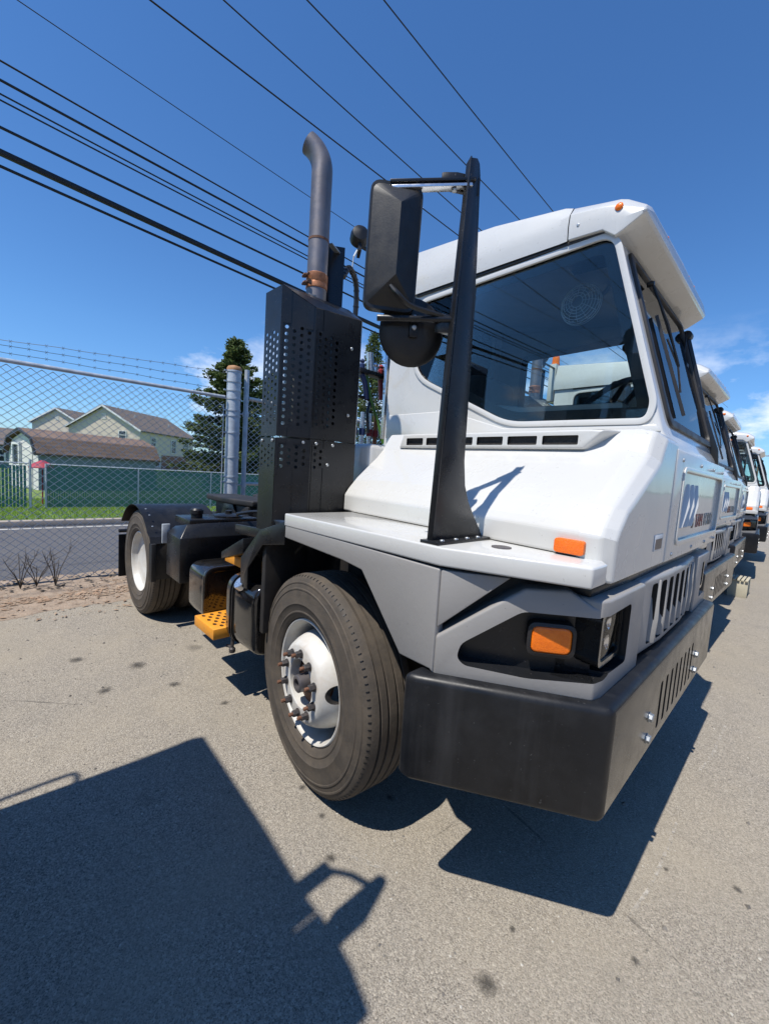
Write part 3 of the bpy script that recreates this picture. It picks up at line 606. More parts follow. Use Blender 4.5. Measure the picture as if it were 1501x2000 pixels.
# ================================================================== THE YARD TRUCK
def lerp(a, b, t): return a + (b - a) * t
def perf(p0, p1, zlo, zhi0, zhi1, u0, u1, h0, h1, cp=.031, rp_=.0345, r=.0096):
    """perforated sheet between plan points p0 and p1: bottom zlo, top zhi0..zhi1, staggered holes in u0..u1 x h0..h1"""
    p0 = Vector(p0); p1 = Vector(p1); Lg = (p1 - p0).length; d = (p1 - p0) / Lg; mb = MB()
    P = lambda u, z: (p0.x + d.x * u, p0.y + d.y * u, z)
    nc = max(1, int((u1 - u0) / cp)); cp = (u1 - u0) / nc; nr = int((h1 - h0) / rp_); rr = (h1 - h0) / nr
    top = lambda u: lerp(zhi0, zhi1, u / Lg)
    def rect(a, b, z0, z1a, z1b=None):
        if z1b is None: z1b = z1a
        mb.add([P(a, z0), P(b, z0), P(b, z1b), P(a, z1a)], [(0, 1, 2, 3)])
    if u0 > 1e-4: rect(0, u0, zlo, top(0), top(u0))
    if u1 < Lg - 1e-4: rect(u1, Lg, zlo, top(u1), top(Lg))
    for c_ in range(nc):
        a = u0 + c_ * cp; b = a + cp; zb = h0; ze = h1; n_ = nr
        if c_ % 2: zb += rr / 2; ze -= rr / 2; n_ -= 1
        rect(a, b, zlo, zb); rect(a, b, ze, top(a), top(b))
        for i in range(n_):
            z0 = zb + i * rr; z1 = z0 + rr; cu_ = (a + b) / 2; cz = (z0 + z1) / 2
            O = [(a, z0), (cu_, z0), (b, z0), (b, cz), (b, z1), (cu_, z1), (a, z1), (a, cz)]
            I = [(cu_ + r * math.cos(R(225 + 45 * k)), cz + r * math.sin(R(225 + 45 * k))) for k in range(8)]
            mb.add([P(*q) for q in O] + [P(*q) for q in I], [(k, (k + 1) % 8, 8 + (k + 1) % 8, 8 + k) for k in range(8)])
    return mb
BOLT = to_mesh(dome(.010, .006), 'bolt', ['zinc'])
def bolt(parent, p, n=(1, 0, 0), s=1., name='bolt', me=None):
    o = obj(name, me or BOLT, 'zinc', parent, loc=p); o.rotation_euler = Vector(n).to_track_quat('X', 'Z').to_euler(); o.scale = (s, s, s); return o
HEXB = MB(); HEXB.lathe([(.020, 0), (.020, .003)], axis='x', n=16); HEXB.lathe([(.016, .003), (.016, .012), (.014, .014)], axis='x', n=6)
HEX = to_mesh(HEXB, 'hex_bolt', ['zinc'], smooth=30)

def tyre_profile():
    p = [(.300, -.098), (.306, -.118), (.318, -.128), (.330, -.131), (.333, -.134), (.338, -.134), (.341, -.132), (.372, -.139), (.375, -.1415), (.380, -.1415), (.383, -.140), (.420, -.142), (.443, -.138), (.446, -.1405), (.452, -.140), (.455, -.136), (.475, -.131), (.478, -.133), (.484, -.132), (.487, -.127), (.502, -.121), (.512, -.113), (.5185, -.1)]
    for g in (-.066, -.024, .024, .066):
        p += [(.5235, g - .0065), (.510, g - .0045), (.510, g + .0045), (.5235, g + .0065)]
    q = [(r, -h) for r, h in p[:23]]
    return p + q[::-1] + [(.302, .06), (.302, -.06)]
def make_wheels():
    t = MB(); t.lathe(tyre_profile(), axis='y', n=88, close=True)
    # shoulder sipes: small notches cut as raised ticks on the shoulder edge
    for k in range(110):
        a = 2 * math.pi * k / 110
        for h, r0, r1 in ((-.1155, .5085, .5155),):
            c_, s_ = math.cos(a), math.sin(a); tw = .0022; tx, tz = -s_ * tw, c_ * tw
            A = [(c_ * r0 - tx, h - .004, s_ * r0 - tz), (c_ * r0 + tx, h - .004, s_ * r0 + tz), (c_ * r1 + tx, h + .004, s_ * r1 + tz), (c_ * r1 - tx, h + .004, s_ * r1 - tz)]
            B = [(x, y + .006, z) for x, y, z in A]; t.solid(A, B, 1)
    tm = to_mesh(t, 'tyre', ['tyre_rubber', 'black_plastic'], smooth=32)
    # front (steer) wheel: disc bulging outwards
    pr = [(.302, -.098), (.300, -.112), (.294, -.116), (.287, -.112), (.281, -.095), (.272, -.06), (.264, -.02), (.259, .02), (.254, .034), (.246, .026), (.240, -.015), (.230, -.065), (.216, -.105), (.198, -.136), (.184, -.150), (.174, -.154), (.118, -.154), (.112, -.150), (.112, -.09), (.124, -.09), (.13, -.136), (.17, -.139), (.186, -.130), (.205, -.098), (.219, -.055), (.229, -.005), (.242, .045), (.258, .052), (.268, .03), (.29, -.05), (.30, -.08)]
    f = MB(); f.lathe(pr, axis='y', n=64, close=True); cut = []
    for k in range(2):
        a = R(6 + 180 * k); m = MB(); c_ = Vector((math.cos(a) * .224, 0, math.sin(a) * .224)); n_ = Vector((math.cos(a), 0, math.sin(a))); tt = Vector((-math.sin(a), 0, math.cos(a)))
        q = [c_ + n_ * (.024 * math.cos(2 * math.pi * i / 20)) + tt * (.044 * math.sin(2 * math.pi * i / 20)) for i in range(20)]
        m.solid([p + Vector((0, -.2, 0)) for p in q], [p + Vector((0, -.02, 0)) for p in q]); cut.append((m, 'under_black', 0))
    fm = boolean(f, ['wheel_white'], cut, smooth=32); fm.name = 'wheel'
    hb = MB(); hb.lathe([(.111, -.03), (.111, -.10), (.09, -.105), (.06, -.11), (.042, -.11), (.042, -.168), (.036, -.172), (.025, -.172), (.025, -.15), (.004, -.15)], axis='y', n=28)
    hm = to_mesh(hb, 'hub', ['rust', 'stack_steel'])
    for p in hm.polygons:
        if p.center.y < -.112: p.material_index = 1
    nt = MB(); nt.lathe([(.024, 0), (.024, -.006)], axis='y', n=16); nt.lathe([(.0195, -.006), (.0195, -.032), (.016, -.035)], axis='y', n=6); st = MB(); st.lathe([(.0105, -.03), (.0105, -.053), (.008, -.056)], axis='y', n=10); nt.add(st.v, st.f, 1)
    nm = to_mesh(nt, 'wheel_nut', ['nut_steel', 'rust'])
    # rear wheel: dished
    pr = [(.302, -.098), (.300, -.112), (.294, -.116), (.287, -.112), (.280, -.09), (.272, -.075), (.262, -.062), (.24, -.055), (.2, -.052), (.14, -.05), (.13, -.046), (.004, -.045), (.004, -.03), (.26, -.03), (.29, -.05)]
    rm = MB(); rm.lathe(pr, axis='y', n=56, close=True); rm = to_mesh(rm, 'wheel', ['wheel_white'], smooth=32)
    return tm, fm, hm, nm, rm
TYRE, FRIM, HUB, NUT, RRIM = make_wheels()

# right-hand window outline (x, z) on the cab side, and the cab profile
WINP = [(-.32, 2.665), (.845, 2.692), (1.075, 1.93), (1.06, 1.862), (.40, 1.872), (-.32, 2.215)]
CABP = [(-.58, 1.16), (1.155, 1.20), (1.155, 1.765), (1.125, 1.815), (.855, 2.70), (.62, 2.71), (.55, 2.80), (-.56, 2.93)]
YR, YL = -.25, 1.15
def corner_plane():
    A = Vector((.765, -1.222)); B = Vector((1.19, -.958)); d = (B - A).normalized(); nn = Vector((d.y, -d.x))
    return A, d, nn            # nn points outwards
def build_truck(name, label):
    T = empty(name); tag(T, label, 'yard truck', 'yard trucks parked in a row')
    # ---------------- chassis
    for s in (-1, 1):
        mb = MB().box(-3.72, 1.0, s * .43 - .04, s * .43 + .04, .70, .98); obj('frame_rail', mb, 'black_paint', T, .008)
    mb = MB()
    for x in (-3.6, -2.3, -1.2, -.3): mb.box(x - .06, x + .06, -.40, .40, .74, .93)
    obj('crossmember', mb, 'under_black', T)
    mb = MB().box(-.15, 1.08, -.66, 1.0, .62, 1.24); obj('engine_bay', mb, 'under_black', T)
    mb = MB().box(-.46, .62, -.80, -.76, .55, 1.25); mb.box(-.48, -.44, -1.2, -.7, .62, 1.2); obj('splash_guard', mb, 'under_black', T, .005)
    mb = MB(); mb.tube([(0, -.95, .47), (0, .95, .47)], .06, 12); mb.box(-.09, .09, -.55, .55, .40, .50); obj('front_axle', mb, 'under_black', T)
    mb = MB(); mb.tube([(-2.97, -.95, .515), (-2.97, .95, .515)], .11, 14); mb.lathe([(.02, -.26), (.2, -.2), (.25, 0), (.2, .2), (.02, .26)], o=(-2.97, 0, .515), axis='x', n=18); obj('rear_axle', mb, 'under_black', T)
    for s in (-1, 1):
        mb = MB()
        for k in range(4): mb.box(-.62 + .06 * k, .62 - .06 * k, s * .43 - .04, s * .43 + .04, .62 - .022 * k, .64 - .022 * k)
        obj('leaf_spring', mb, 'spring', T, .003)
    # ---------------- wheels
    for s in (-1, 1):
        w = obj('wheel', FRIM, 'wheel_white', T, loc=(0, s * 1.072, .5235)); w.rotation_euler = (0, 0, -.103 + (math.pi if s > 0 else 0))
        obj('tyre', TYRE, 'tyre_rubber', w); obj('hub', HUB, 'rust', w)
        for k in range(10):
            a = R(18 + 36 * k); n = obj('wheel_nut', NUT, 'nut_steel', w, loc=(.1475 * math.cos(a), -.154, .1475 * math.sin(a))); n.rotation_euler = (0, k * .7, 0); n.scale = (.85, .9, .85)
        for yy in (1.082, .76):
            w = obj('wheel', RRIM, 'wheel_white', T, loc=(-2.972, s * yy, .5235)); w.rotation_euler = (0, 0, math.pi if s > 0 else 0); obj('tyre', TYRE, 'tyre_rubber', w)
    # ---------------- bumper
    pl = [(.70, -1.30), (.75, -1.285), (1.255, -.965), (1.255, .965), (.75, 1.285), (.70, 1.30), (.70, 1.0), (.95, .82), (.95, -.82), (.70, -1.0)]
    mb = MB().prism(pl, 'xy', .52, .895); cut = []
    for k in range(8):
        y = -.325 + k * .0935; cut.append((MB().prism(rpoly([(y - .019, .585), (y + .019, .585), (y + .019, .785), (y - .019, .785)], .012, 3), 'yz', 1.0, 1.5), 'under_black', 0))
    for s in (-1, 1): cut.append((MB().prism([(.60, .50), (.80, .50), (.60, .60)], 'xz', s * 1.1, s * 1.5), 'black_plastic', 0))
    me = boolean(mb, ['black_plastic', 'bumper_face'], cut, .025, 4, 40)
    for p in me.polygons:
        if p.normal.x > .95 and p.center.x > 1.24 and .52 < p.center.z < .89 and p.area > .005: p.material_index = 1
    obj('bumper', me, [], T)
    for y in (-.485, .45):
        for z in (.692, .605): bolt(T, (1.255, y, z), (1, 0, 0), 1.0, 'bumper_bolt', HEX)
    # ---------------- grey grille and corner panels
    mb = MB().prism([(1.02, -.53), (1.185, -.53), (1.205, -.2), (1.205, .2), (1.185, .53), (1.02, .53)], 'xy', .905, 1.215); cut = []
    for k in range(7):
        y = -.36 + k * .12; cut.append((MB().prism(rpoly([(y - .036, .935), (y + .036, .935), (y + .036, 1.185), (y - .036, 1.185)], .02, 4), 'yz', 1.06, 1.5), 'under_black', 0))
    obj('grille', boolean(mb, ['grey_paint'], cut, .018, 3, 40), [], T)
    for k in range(7):
        y = -.36 + k * .12 + .037; mb = MB(); mb.loft([[(1.18 - .0, y - .030, .925), (1.208, y - .002, .93), (1.205, y + .016, .93), (1.17, y + .016, .925)], [(1.155, y - .012, 1.03), (1.212, y + .004, 1.03), (1.208, y + .016, 1.03), (1.155, y + .016, 1.03)], [(1.12, y, 1.195), (1.206, y + .008, 1.195), (1.203, y + .014, 1.195), (1.12, y + .014, 1.195)]]); obj('grille_louvre', mb, 'grey_paint', T, .006)
    mb = MB().box(1.09, 1.10, -.44, .46, .92, 1.2); obj('grille_screen', mb, 'mesh_dark', T)
    mb = MB().prism([(.95, -.955), (1.15, -.955), (1.16, -.53), (1.16, .53), (1.15, .955), (.95, .955)], 'xy', 1.212, 1.245); obj('cowl_strip', mb, 'black_paint', T, .006)
    A, d, nn = corner_plane()
    def sp(s, z, off=0.): return (A.x + d.x * s + nn.x * off, A.y + d.y * s + nn.y * off, z)
    Ls = .50
    body = MB(); prof = [(0, .885), (0, 1.022), (.27, 1.222), (.40, 1.232), (.475, 1.19), (Ls, 1.19), (Ls, .888)]
    plan = lambda s: sp(s, 0)
    front_bot = [sp(.0, .885), sp(Ls, .888), (1.2, -.535, .905), (1.0, -.535, .905), (.80, -.95, .885)]
    mb = MB().solid([sp(s, z) for s, z in prof], [sp(s, z, -.13) for s, z in prof])
    mb2 = MB().prism([(1.06, -.99), (1.187, -.962), (1.199, -.92), (1.203, -.54), (1.06, -.54)], 'xy', .8885, 1.2125)
    pk = rpoly([(.075, .962), (.10, .938), (.30, .930), (.56, .955), (.56, 1.16), (.27, 1.147), (.085, 1.01)], .02, 3)
    cutA = MB().solid([sp(s, z, .05) for s, z in pk], [sp(s, z, -.075) for s, z in pk])
    cutB = MB().prism(rpoly([(-1.1, .968), (-.70, .955), (-.70, 1.165), (-1.1, 1.158)], .02, 3), 'yz', 1.085, 1.4)
    m1 = boolean(mb, ['grey_paint'], [(cutA, 'black_paint', 0)], .010, 3, 40); m2 = boolean(mb2, ['grey_paint'], [(cutB, 'black_paint', 0), (cutA, 'black_paint', 0)], .010, 3, 40)
    hl = MB().prism(rpoly([(-.905, 1.0), (-.735, 1.0), (-.735, 1.148), (-.905, 1.148)], .025, 4), 'yz', 1.10, 1.155)
    hg = MB().prism(rpoly([(-.915, .99), (-.725, .99), (-.725, 1.158), (-.915, 1.158)], .03, 4), 'yz', 1.158, 1.176)
    hf = ring(rpoly([(-.925, .98), (-.715, .98), (-.715, 1.166), (-.925, 1.166)], .035, 4), rpoly([(-.908, .997), (-.732, .997), (-.732, 1.15), (-.908, 1.15)], .025, 4), 'yz', 1.10, 1.182)
    sg = rpoly([(.305, 1.008), (.43, 1.014), (.43, 1.103), (.305, 1.097)], .024, 5); sgo = rpoly([(.294, .997), (.441, 1.003), (.441, 1.114), (.294, 1.108)], .03, 5)
    sl = MB().solid([sp(s, z, -.06) for s, z in sg], [sp(s, z, -.028) for s, z in sg])
    sb = MB(); n = len(sg); o_ = [sp(s, z, -.074) for s, z in sgo]; o2 = [sp(s, z, -.03) for s, z in sgo]; i_ = [sp(s, z, -.074) for s, z in sg]; i2 = [sp(s, z, -.026) for s, z in sg]
    sb.add(o_ + o2 + i_ + i2, [q for k in range(n) for q in ((k, (k + 1) % n, n + (k + 1) % n, n + k), (n + k, n + (k + 1) % n, 3 * n + (k + 1) % n, 3 * n + k), (2 * n + k, 3 * n + k, 3 * n + (k + 1) % n, 2 * n + (k + 1) % n))])
    fil = MB().solid([sp(s, z, -.10) for s, z in ((0, .90), (0, 1.24), (.46, 1.24), (.46, .90))], [sp(s, z, -.16) for s, z in ((0, .90), (0, 1.24), (.46, 1.24), (.46, .90))])
    up = MB().solid([sp(s, z) for s, z in ((0.002, 1.25), (0.002, 1.052), (.225, 1.25))], [sp(s, z, -.05) for s, z in ((0.002, 1.25), (0.002, 1.052), (.225, 1.25))])
    sd = MB().prism([(-.213, 1.27), (.762, 1.252), (.764, .892), (.752, .902), (.61, .902), (.375, 1.165), (.25, 1.18), (-.213, 1.203)], 'xz', -1.225, -1.18)
    dk = MB().prism([(-.218, -1.228), (.763, -1.228), (1.183, -1.062), (1.183, -.945), (.9, -.45), (-.218, -.45)], 'xy', 1.262, 1.325)
    def mirme(me):
        k = me.copy(); k.transform(Matrix.Scale(-1, 4, (0, 1, 0))); k.flip_normals(); return k
    for s in (-1, 1):
        sel = lambda m: m if s < 0 else m.mirror()
        obj('corner_panel', m1 if s < 0 else mirme(m1), [], T); obj('headlight_surround', m2 if s < 0 else mirme(m2), [], T)
        h = obj('headlight', sel(hl), 'lens_clear', T, .008); obj('lens', sel(hg), 'lamp_glass', h, .008); obj('bezel', sel(hf), 'black_gloss', h)
        for zz_ in (1.04, 1.11): q_ = MB(); q_.lathe([(.004, 1.158), (.012, 1.1585), (.024, 1.1635), (.031, 1.168), (.031, 1.157), (.004, 1.157)], o=(0, -.82, zz_), axis='x', n=20); obj('reflector_bowl', sel(q_), 'chrome', h)
        g = obj('turn_signal', sel(sl), 'amber_lens', T, .008, 3)
        obj('bezel', sel(sb), 'gasket', g)
        obj('inner_filler', sel(fil), 'under_black', T)
        obj('corner_fillet', sel(up), 'grey_paint', T, .006); obj('fender_panel', sel(sd), 'grey_paint', T, .010, 3)
        obj('fender_deck', sel(dk), 'white_paint', T, .007, 3)
    mb = MB(); mb.lathe([(.034, 0), (.034, .003), (.004, .004)], o=(.86, -1.012, 1.3255), axis='z', n=24); obj('deck_plug', mb, 'stack_steel', T)
    # ---------------- hood
    def sec(x, k):
        rear = [(-.80, 1.327), (-.80, 1.42), (-.775, 1.455), (-.715, 1.52), (-.571, 1.645), (-.518, 1.70), (-.47, 1.775), (-.45, 1.80)]
        fr = [(-.925, 1.327), (-.922, 1.405), (-.90, 1.435), (-.835, 1.498), (-.56, 1.668), (-.50, 1.705), (-.46, 1.775), (-.44, 1.80)]
        q = [(lerp(a[0], b[0], k), lerp(a[1], b[1], k)) for a, b in zip(rear, fr)]
        return [(x, y, z) for y, z in q] + [(x, -.20, 1.80), (x, -.20, 1.327)]
    secs = [sec(x, (x + .29) / 1.39) for x in (-.29, .0, .4, .8, 1.08)]
    fz = [(1.135, 1, .025), (1.178, 1, .075)]
    last = sec(1.08, 1)
    def shr(q, x, a):
        out = []
        for (xx, y, z) in q: out.append((x, min(-.2, y + a * (1 if y < -.3 else 0)), z - (a * .8 if z > 1.5 else a * .3 if z > 1.4 else 0)))
        return out
    secs.append(shr(last, 1.145, .012)); secs.append(shr(last, 1.182, .05))
    fin = [(p[0], p[1], 1.25 if p[2] < 1.34 else p[2]) for p in secs[-1]]; secs[-1] = fin
    secs[-2] = [(p[0], p[1], 1.255 if p[2] < 1.34 else p[2]) for p in secs[-2]]
    mb = MB().loft(secs); obj('hood', mb, 'white_paint', T, .010, 3, 7)
    hv = [(-.20, 1.716), (.92, 1.716), (1.0, 1.79), (.96, 1.80), (-.20, 1.80)]
    mb = MB().solid([(x, -.522, z) for x, z in ((-.14, 1.714), (.91, 1.712), (.985, 1.785), (.93, 1.79), (-.11, 1.79))], [(x, -.44, z) for x, z in ((-.20, 1.70), (.95, 1.70), (1.04, 1.79), (.96, 1.80), (-.17, 1.80))]); cut = []
    vx = [(-.085, .04), (.065, .20), (.225, .37), (.395, .54), (.565, .71), (.735, .89)]
    for a, b in vx: cut.append((MB().prism(rpoly([(a, 1.728), (b, 1.728), (b, 1.768), (a, 1.768)], .006, 3), 'xz', -.6, -.50), 'under_black', 0))
    v = obj('hood_vent', boolean(mb, ['white_paint'], cut, .008, 3, 40), [], T)
    for a, b in vx: obj('vent_screen', MB().box(a - .004, b + .004, -.507, -.503, 1.724, 1.772), 'mesh_dark', v)
    mb = MB().box(-.62, -.28, -.63, -.2, 1.30, 1.73); obj('engine_cover', mb, 'white_paint', T, .03, 3)
    mb = MB().prism(rpoly([(1.008, 1.333), (1.105, 1.333), (1.105, 1.381), (1.008, 1.381)], .012, 4), 'xz', -.936, -.915); obj('side_reflector', mb, 'amber_reflector', T, .002)
    mb = MB().box(1.182, 1.1845, -.415, -.285, 1.318, 1.384); k = obj('data_plate', mb, 'label_white', T, .001); obj('plate_print', MB().box(1.1845, 1.1855, -.40, -.30, 1.324, 1.366), 'label_brown', k)
    # ---------------- cab shell
    def inpoly(p, P):
        c_ = False; j = len(P) - 1
        for i in range(len(P)):
            if (P[i][1] > p[1]) != (P[j][1] > p[1]) and p[0] < (P[j][0] - P[i][0]) * (p[1] - P[i][1]) / (P[j][1] - P[i][1]) + P[i][0]: c_ = not c_
            j = i
        return c_
    mb = MB().prism(CABP, 'xz', YR, YL)
    inn = inset(CABP, .05); cut = [(MB().prism(inn, 'xz', YR + .045, YL - .045), 'interior_grey', 0)]
    wr = rpoly(WINP, [.09, .07, .05, .05, .10, .16], 6)
    wl_ = rpoly([(-.30, 2.66), (.84, 2.685), (1.06, 1.93), (1.04, 1.87), (.0, 1.87), (-.30, 2.0)], .08, 5)
    cut.append((MB().prism(wr, 'xz', YR - .1, YR + .2), 'gasket', 0)); cut.append((MB().prism(wl_, 'xz', YL - .2, YL + .1), 'gasket', 0))
    dv = Vector((.84, 0, .26)).normalized(); up_ = Vector((-.27, 0, .885)).normalized(); P0 = Vector((1.128, 0, 1.815))
    wsp = [(-.10, .05), (1.02, .05), (1.02, .875), (-.12, .875)]; wsr = rpoly(wsp, .06, 5); wsi = rpoly([(-.078, .072), (.998, .072), (.998, .855), (-.098, .855)], .06, 5)
    WP = lambda y, h, o: tuple(P0 + up_ * h + dv * o + Vector((0, y, 0)))
    cut.append((MB().solid([WP(y, h, -.15) for y, h in wsr], [WP(y, h, .15) for y, h in wsr]), 'gasket', 0))
    rw = rpoly([(-.14, 2.02), (1.02, 2.02), (1.02, 2.85), (-.14, 2.85)], .07, 5); cut.append((MB().prism(rw, 'yz', -.75, -.35), 'gasket', 0))
    cab = obj('cab_shell', boolean(mb, ['white_paint'], cut, .022, 3, 35), [], T)
    # windows
    gi = inset(wr, .058)
    f = obj('side_window', MB().prism(wr, 'xz', YR + .012, YR + .016), 'side_glass', T, smooth=0)
    obj('window_frit', ring(wr, gi, 'xz', YR + .018, YR + .022), 'gasket', f, smooth=0)
    ow = [(p[0], p[1]) for p in inset(wr, -.022)]
    obj('window_trim', ring(ow, inset(wr, .006), 'xz', YR - .008, YR + .008), 'cream_paint', f, .003)
    f = obj('door_window', MB().prism(wl_, 'xz', YL - .016, YL - .012), 'windshield_glass', T, smooth=0); obj('window_frit', ring(wl_, inset(wl_, .05), 'xz', YL - .022, YL - .018), 'gasket', f, smooth=0)
    f = obj('rear_window', MB().prism(rw, 'yz', -.552, -.548), 'windshield_glass', T, smooth=0)
    f = obj('windshield', MB().solid([WP(y, h, -.004) for y, h in wsr], [WP(y, h, 0) for y, h in wsr]), 'windshield_glass', T, smooth=0)
    g = MB(); n = len(wsr); wo_ = [(y + (-.014 if y < .4 else .014), h + (-.014 if h < .4 else .014)) for y, h in wsr]
    a_ = [WP(y, h, -.01) for y, h in wo_]; b_ = [WP(y, h, .010) for y, h in wo_]; c_ = [WP(y, h, .012) for y, h in wsi]; e_ = [WP(y, h, -.01) for y, h in wsi]
    g.add(a_ + b_ + c_ + e_, [q for k in range(n) for q in ((k, (k + 1) % n, n + (k + 1) % n, n + k), (n + k, n + (k + 1) % n, 2 * n + (k + 1) % n, 2 * n + k), (2 * n + k, 2 * n + (k + 1) % n, 3 * n + (k + 1) % n, 3 * n + k))])
    obj('gasket', g, 'gasket', f, .004)
    # pressed panel below the window, swage line
    mb = MB().solid([(x, YR - .004, z) for x, z in ((-.545, 1.81), (1.12, 1.81), (1.10, 1.838), (.38, 1.842), (-.02, 1.96), (-.545, 1.96))], [(x, YR + .01, z) for x, z in ((-.545, 1.81), (1.12, 1.81), (1.10, 1.845), (.38, 1.85), (-.02, 1.97), (-.545, 1.97))]); obj('lower_side_panel', mb, 'white_paint', T, .003)
    mb = MB().box(-.60, -.575, YR - .004, YR + .05, 1.80, 2.40); obj('rear_flange', mb, 'alu', T, .003)
    for z in (1.95, 2.12, 2.15, 2.33): bolt(T, (-.588, YR - .004, z), (0, -1, 0), .8)
    # roof
    def rs(x, zb, zs, zt, y0=-.27, c_=.03):
        a = [(y0, zb), (y0 - .006, (zb + zs) / 2), (y0, zs), (y0 + .035, zt - .02), (y0 + .10, zt)]; m_ = .45
        q = a + [(m_, zt + c_)] + [(2 * m_ - y, z) for y, z in a[::-1]]; return [(x, y, z) for y, z in q]
    mb = MB().loft([rs(-.575, 2.735, 2.84, 2.97, -.255), rs(-.555, 2.722, 2.845, 3.04), rs(.2, 2.722, 2.845, 2.985), rs(.60, 2.722, 2.84, 2.925), rs(.64, 2.722, 2.838, 2.908, -.273)], False); mb.f = [q for k, q in enumerate(mb.f) if k % 11 != 10]; mb.mi = [0] * len(mb.f); mb.box(-.574, -.560, -.20, 1.10, 2.925, 3.02); obj('roof', mb, 'white_paint', T, .008, 3, 30)
    mb = MB().loft([rs(.645, 2.722, 2.838, 2.902, -.277), rs(.80, 2.715, 2.815, 2.872, -.277), rs(.855, 2.672, 2.80, 2.862, -.277), rs(.885, 2.684, 2.785, 2.85, -.276, .02), rs(.962, 2.728, 2.752, 2.80, -.272, .012), rs(.972, 2.74, 2.752, 2.778, -.262, .006)]); obj('roof_visor', mb, 'white_paint', T, .004, 2, 18)
    mb = MB().box(-.33, .83, YR - .012, YR, 2.708, 2.724); obj('drip_gutter', mb, 'gasket', T, .002)
    bolt(T, (.69, -.281, 2.775), (0, -1, 0), .8, 'roof_screw')
    ml = MB(); ml.lathe([(.017, 0), (.017, .006), (.012, .011), (.003, .013)], axis='x', n=14); MLm = to_mesh(ml, 'marker_light', ['amber_lens'])
    bolt(T, (.862, -.275, 2.79), (0, -1, .1), 1, 'marker_light', MLm)
    for y in (.12, .45, .62, .78): bolt(T, (.955, y, 2.795), (.6, 0, 1), .8, 'marker_light', MLm)
    # front hatch
    mb = MB().box(1.15, 1.186, -.215, 1.165, 1.252, 1.742)
    cut = [(MB().prism(rpoly([(-.045, 1.335), (1.08, 1.335), (1.08, 1.655), (-.045, 1.655)], .03, 4), 'yz', 1.176, 1.3), 'white_paint', 0)]
    fh = obj('front_hatch', boolean(mb, ['white_paint'], cut, .008, 3, 35), [], T)
    obj('hatch_frame', ring(rpoly([(-.065, 1.315), (1.10, 1.315), (1.10, 1.675), (-.065, 1.675)], .045, 5), rpoly([(-.043, 1.337), (1.078, 1.337), (1.078, 1.653), (-.043, 1.653)], .03, 5), 'yz', 1.184, 1.193), 'white_paint', fh, .003)
    for k in range(3):
        y = .085 + k * .112; mb = MB(); mb.loft([[(1.174, y - .11, 1.39), (1.200, y - .085, 1.395), (1.174, y - .06, 1.39)], [(1.174, y - .045, 1.495), (1.205, y - .01, 1.495), (1.174, y, 1.495)], [(1.174, y + .02, 1.6), (1.184, y + .04, 1.602), (1.174, y + .06, 1.6)]]); obj('hatch_louvre', mb, 'white_paint', fh, .008, 3)
    for y in (-.1, .35, .75, 1.1):
        bolt(fh, (1.186, y, 1.70), (1, 0, 0), .95, 'rivet'); bolt(fh, (1.186, y, 1.28), (1, 0, 0), .95, 'rivet')
    yy = .345
    for txt, mt, wd in (('S', 'letter_navy', .10), ('TAM', 'letter_red', .30), ('FORD', 'letter_grey', .3)):
        o = obj('lettering', text_mesh(txt, .105, .001, mt), mt, fh); o.matrix_local = Matrix(((0, 0, 1, 1.1775), (1, 0, 0, yy), (0, 1, 0, 1.377), (0, 0, 0, 1))); yy += wd * .82 + .012
    mb = MB().prism([(-.02, 1.745), (.95, 1.745), (.95, 1.80), (-.02, 1.80)], 'yz', 1.14, 1.158)
    # ---------------- cab interior
    mb = MB().box(-.4, 1.08, YR + .05, YL - .05, 1.30, 1.34); obj('cab_floor', mb, 'interior_grey', T)
    mb = MB().prism([(1.09, 1.34), (.82, 1.34), (.80, 1.80), (.90, 1.885), (1.07, 1.87)], 'xz', YR + .06, YL - .06); obj('dashboard', mb, 'dash_grey', T, .015)
    mb = MB().prism([(-.2, 1.34), (.95, 1.34), (.95, 1.955), (.45, 1.965), (.2, 2.0), (-.2, 2.06)], 'xz', YR + .05, YR + .16); obj('side_console', mb, 'dash_grey', T, .02)
    st_ = obj('driver_seat', MB().box(-.16, .34, .20, .74, 1.60, 1.74), 'seat_black', T, .05, 4)
    mb = MB().solid([(-.10, y, z) for y, z in ((.22, 1.72), (.72, 1.72), (.70, 2.30), (.24, 2.30))], [(-.27, y, z) for y, z in ((.22, 1.72), (.72, 1.72), (.70, 2.32), (.24, 2.32))]); obj('backrest', mb, 'seat_black', st_, .05, 4)
    obj('pedestal', MB().box(0, .25, .3, .64, 1.34, 1.6), 'seat_black', st_)
    sw = MB(); c0 = Vector((.66, .42, 2.06)); ax = Vector((-.62, 0, .78)).normalized(); e1 = Vector((0, 1, 0)); e2 = ax.cross(e1)
    ringp = [c0 + (e1 * math.cos(2 * math.pi * k / 36) + e2 * math.sin(2 * math.pi * k / 36)) * .205 for k in range(37)]; sw.tube(ringp, .017, 8)
    for k in (0, 12, 24): sw.tube([c0 - ax * .03, ringp[k]], [.022, .012], 6)
    sw.tube([c0, c0 - ax * .42], .03, 10); obj('steering_wheel', sw, 'seat_black', T)
    fn = obj('cab_fan', MB().lathe([(.05, -.04), (.055, 0), (.045, .05), (.01, .06)], o=(.60, .10, 2.545), axis='y', n=16), 'interior_grey', T)
    cg = MB(); fc = Vector((.60, .06, 2.545))
    for rr, hh in ((.03, -.055), (.045, -.053), (.06, -.05), (.075, -.045), (.088, -.037), (.098, -.025), (.104, -.01), (.106, .005)):
        cg.tube([fc + Vector((rr * math.cos(2 * math.pi * k / 28), hh, rr * math.sin(2 * math.pi * k / 28))) for k in range(29)], .0017, 5, caps=False)
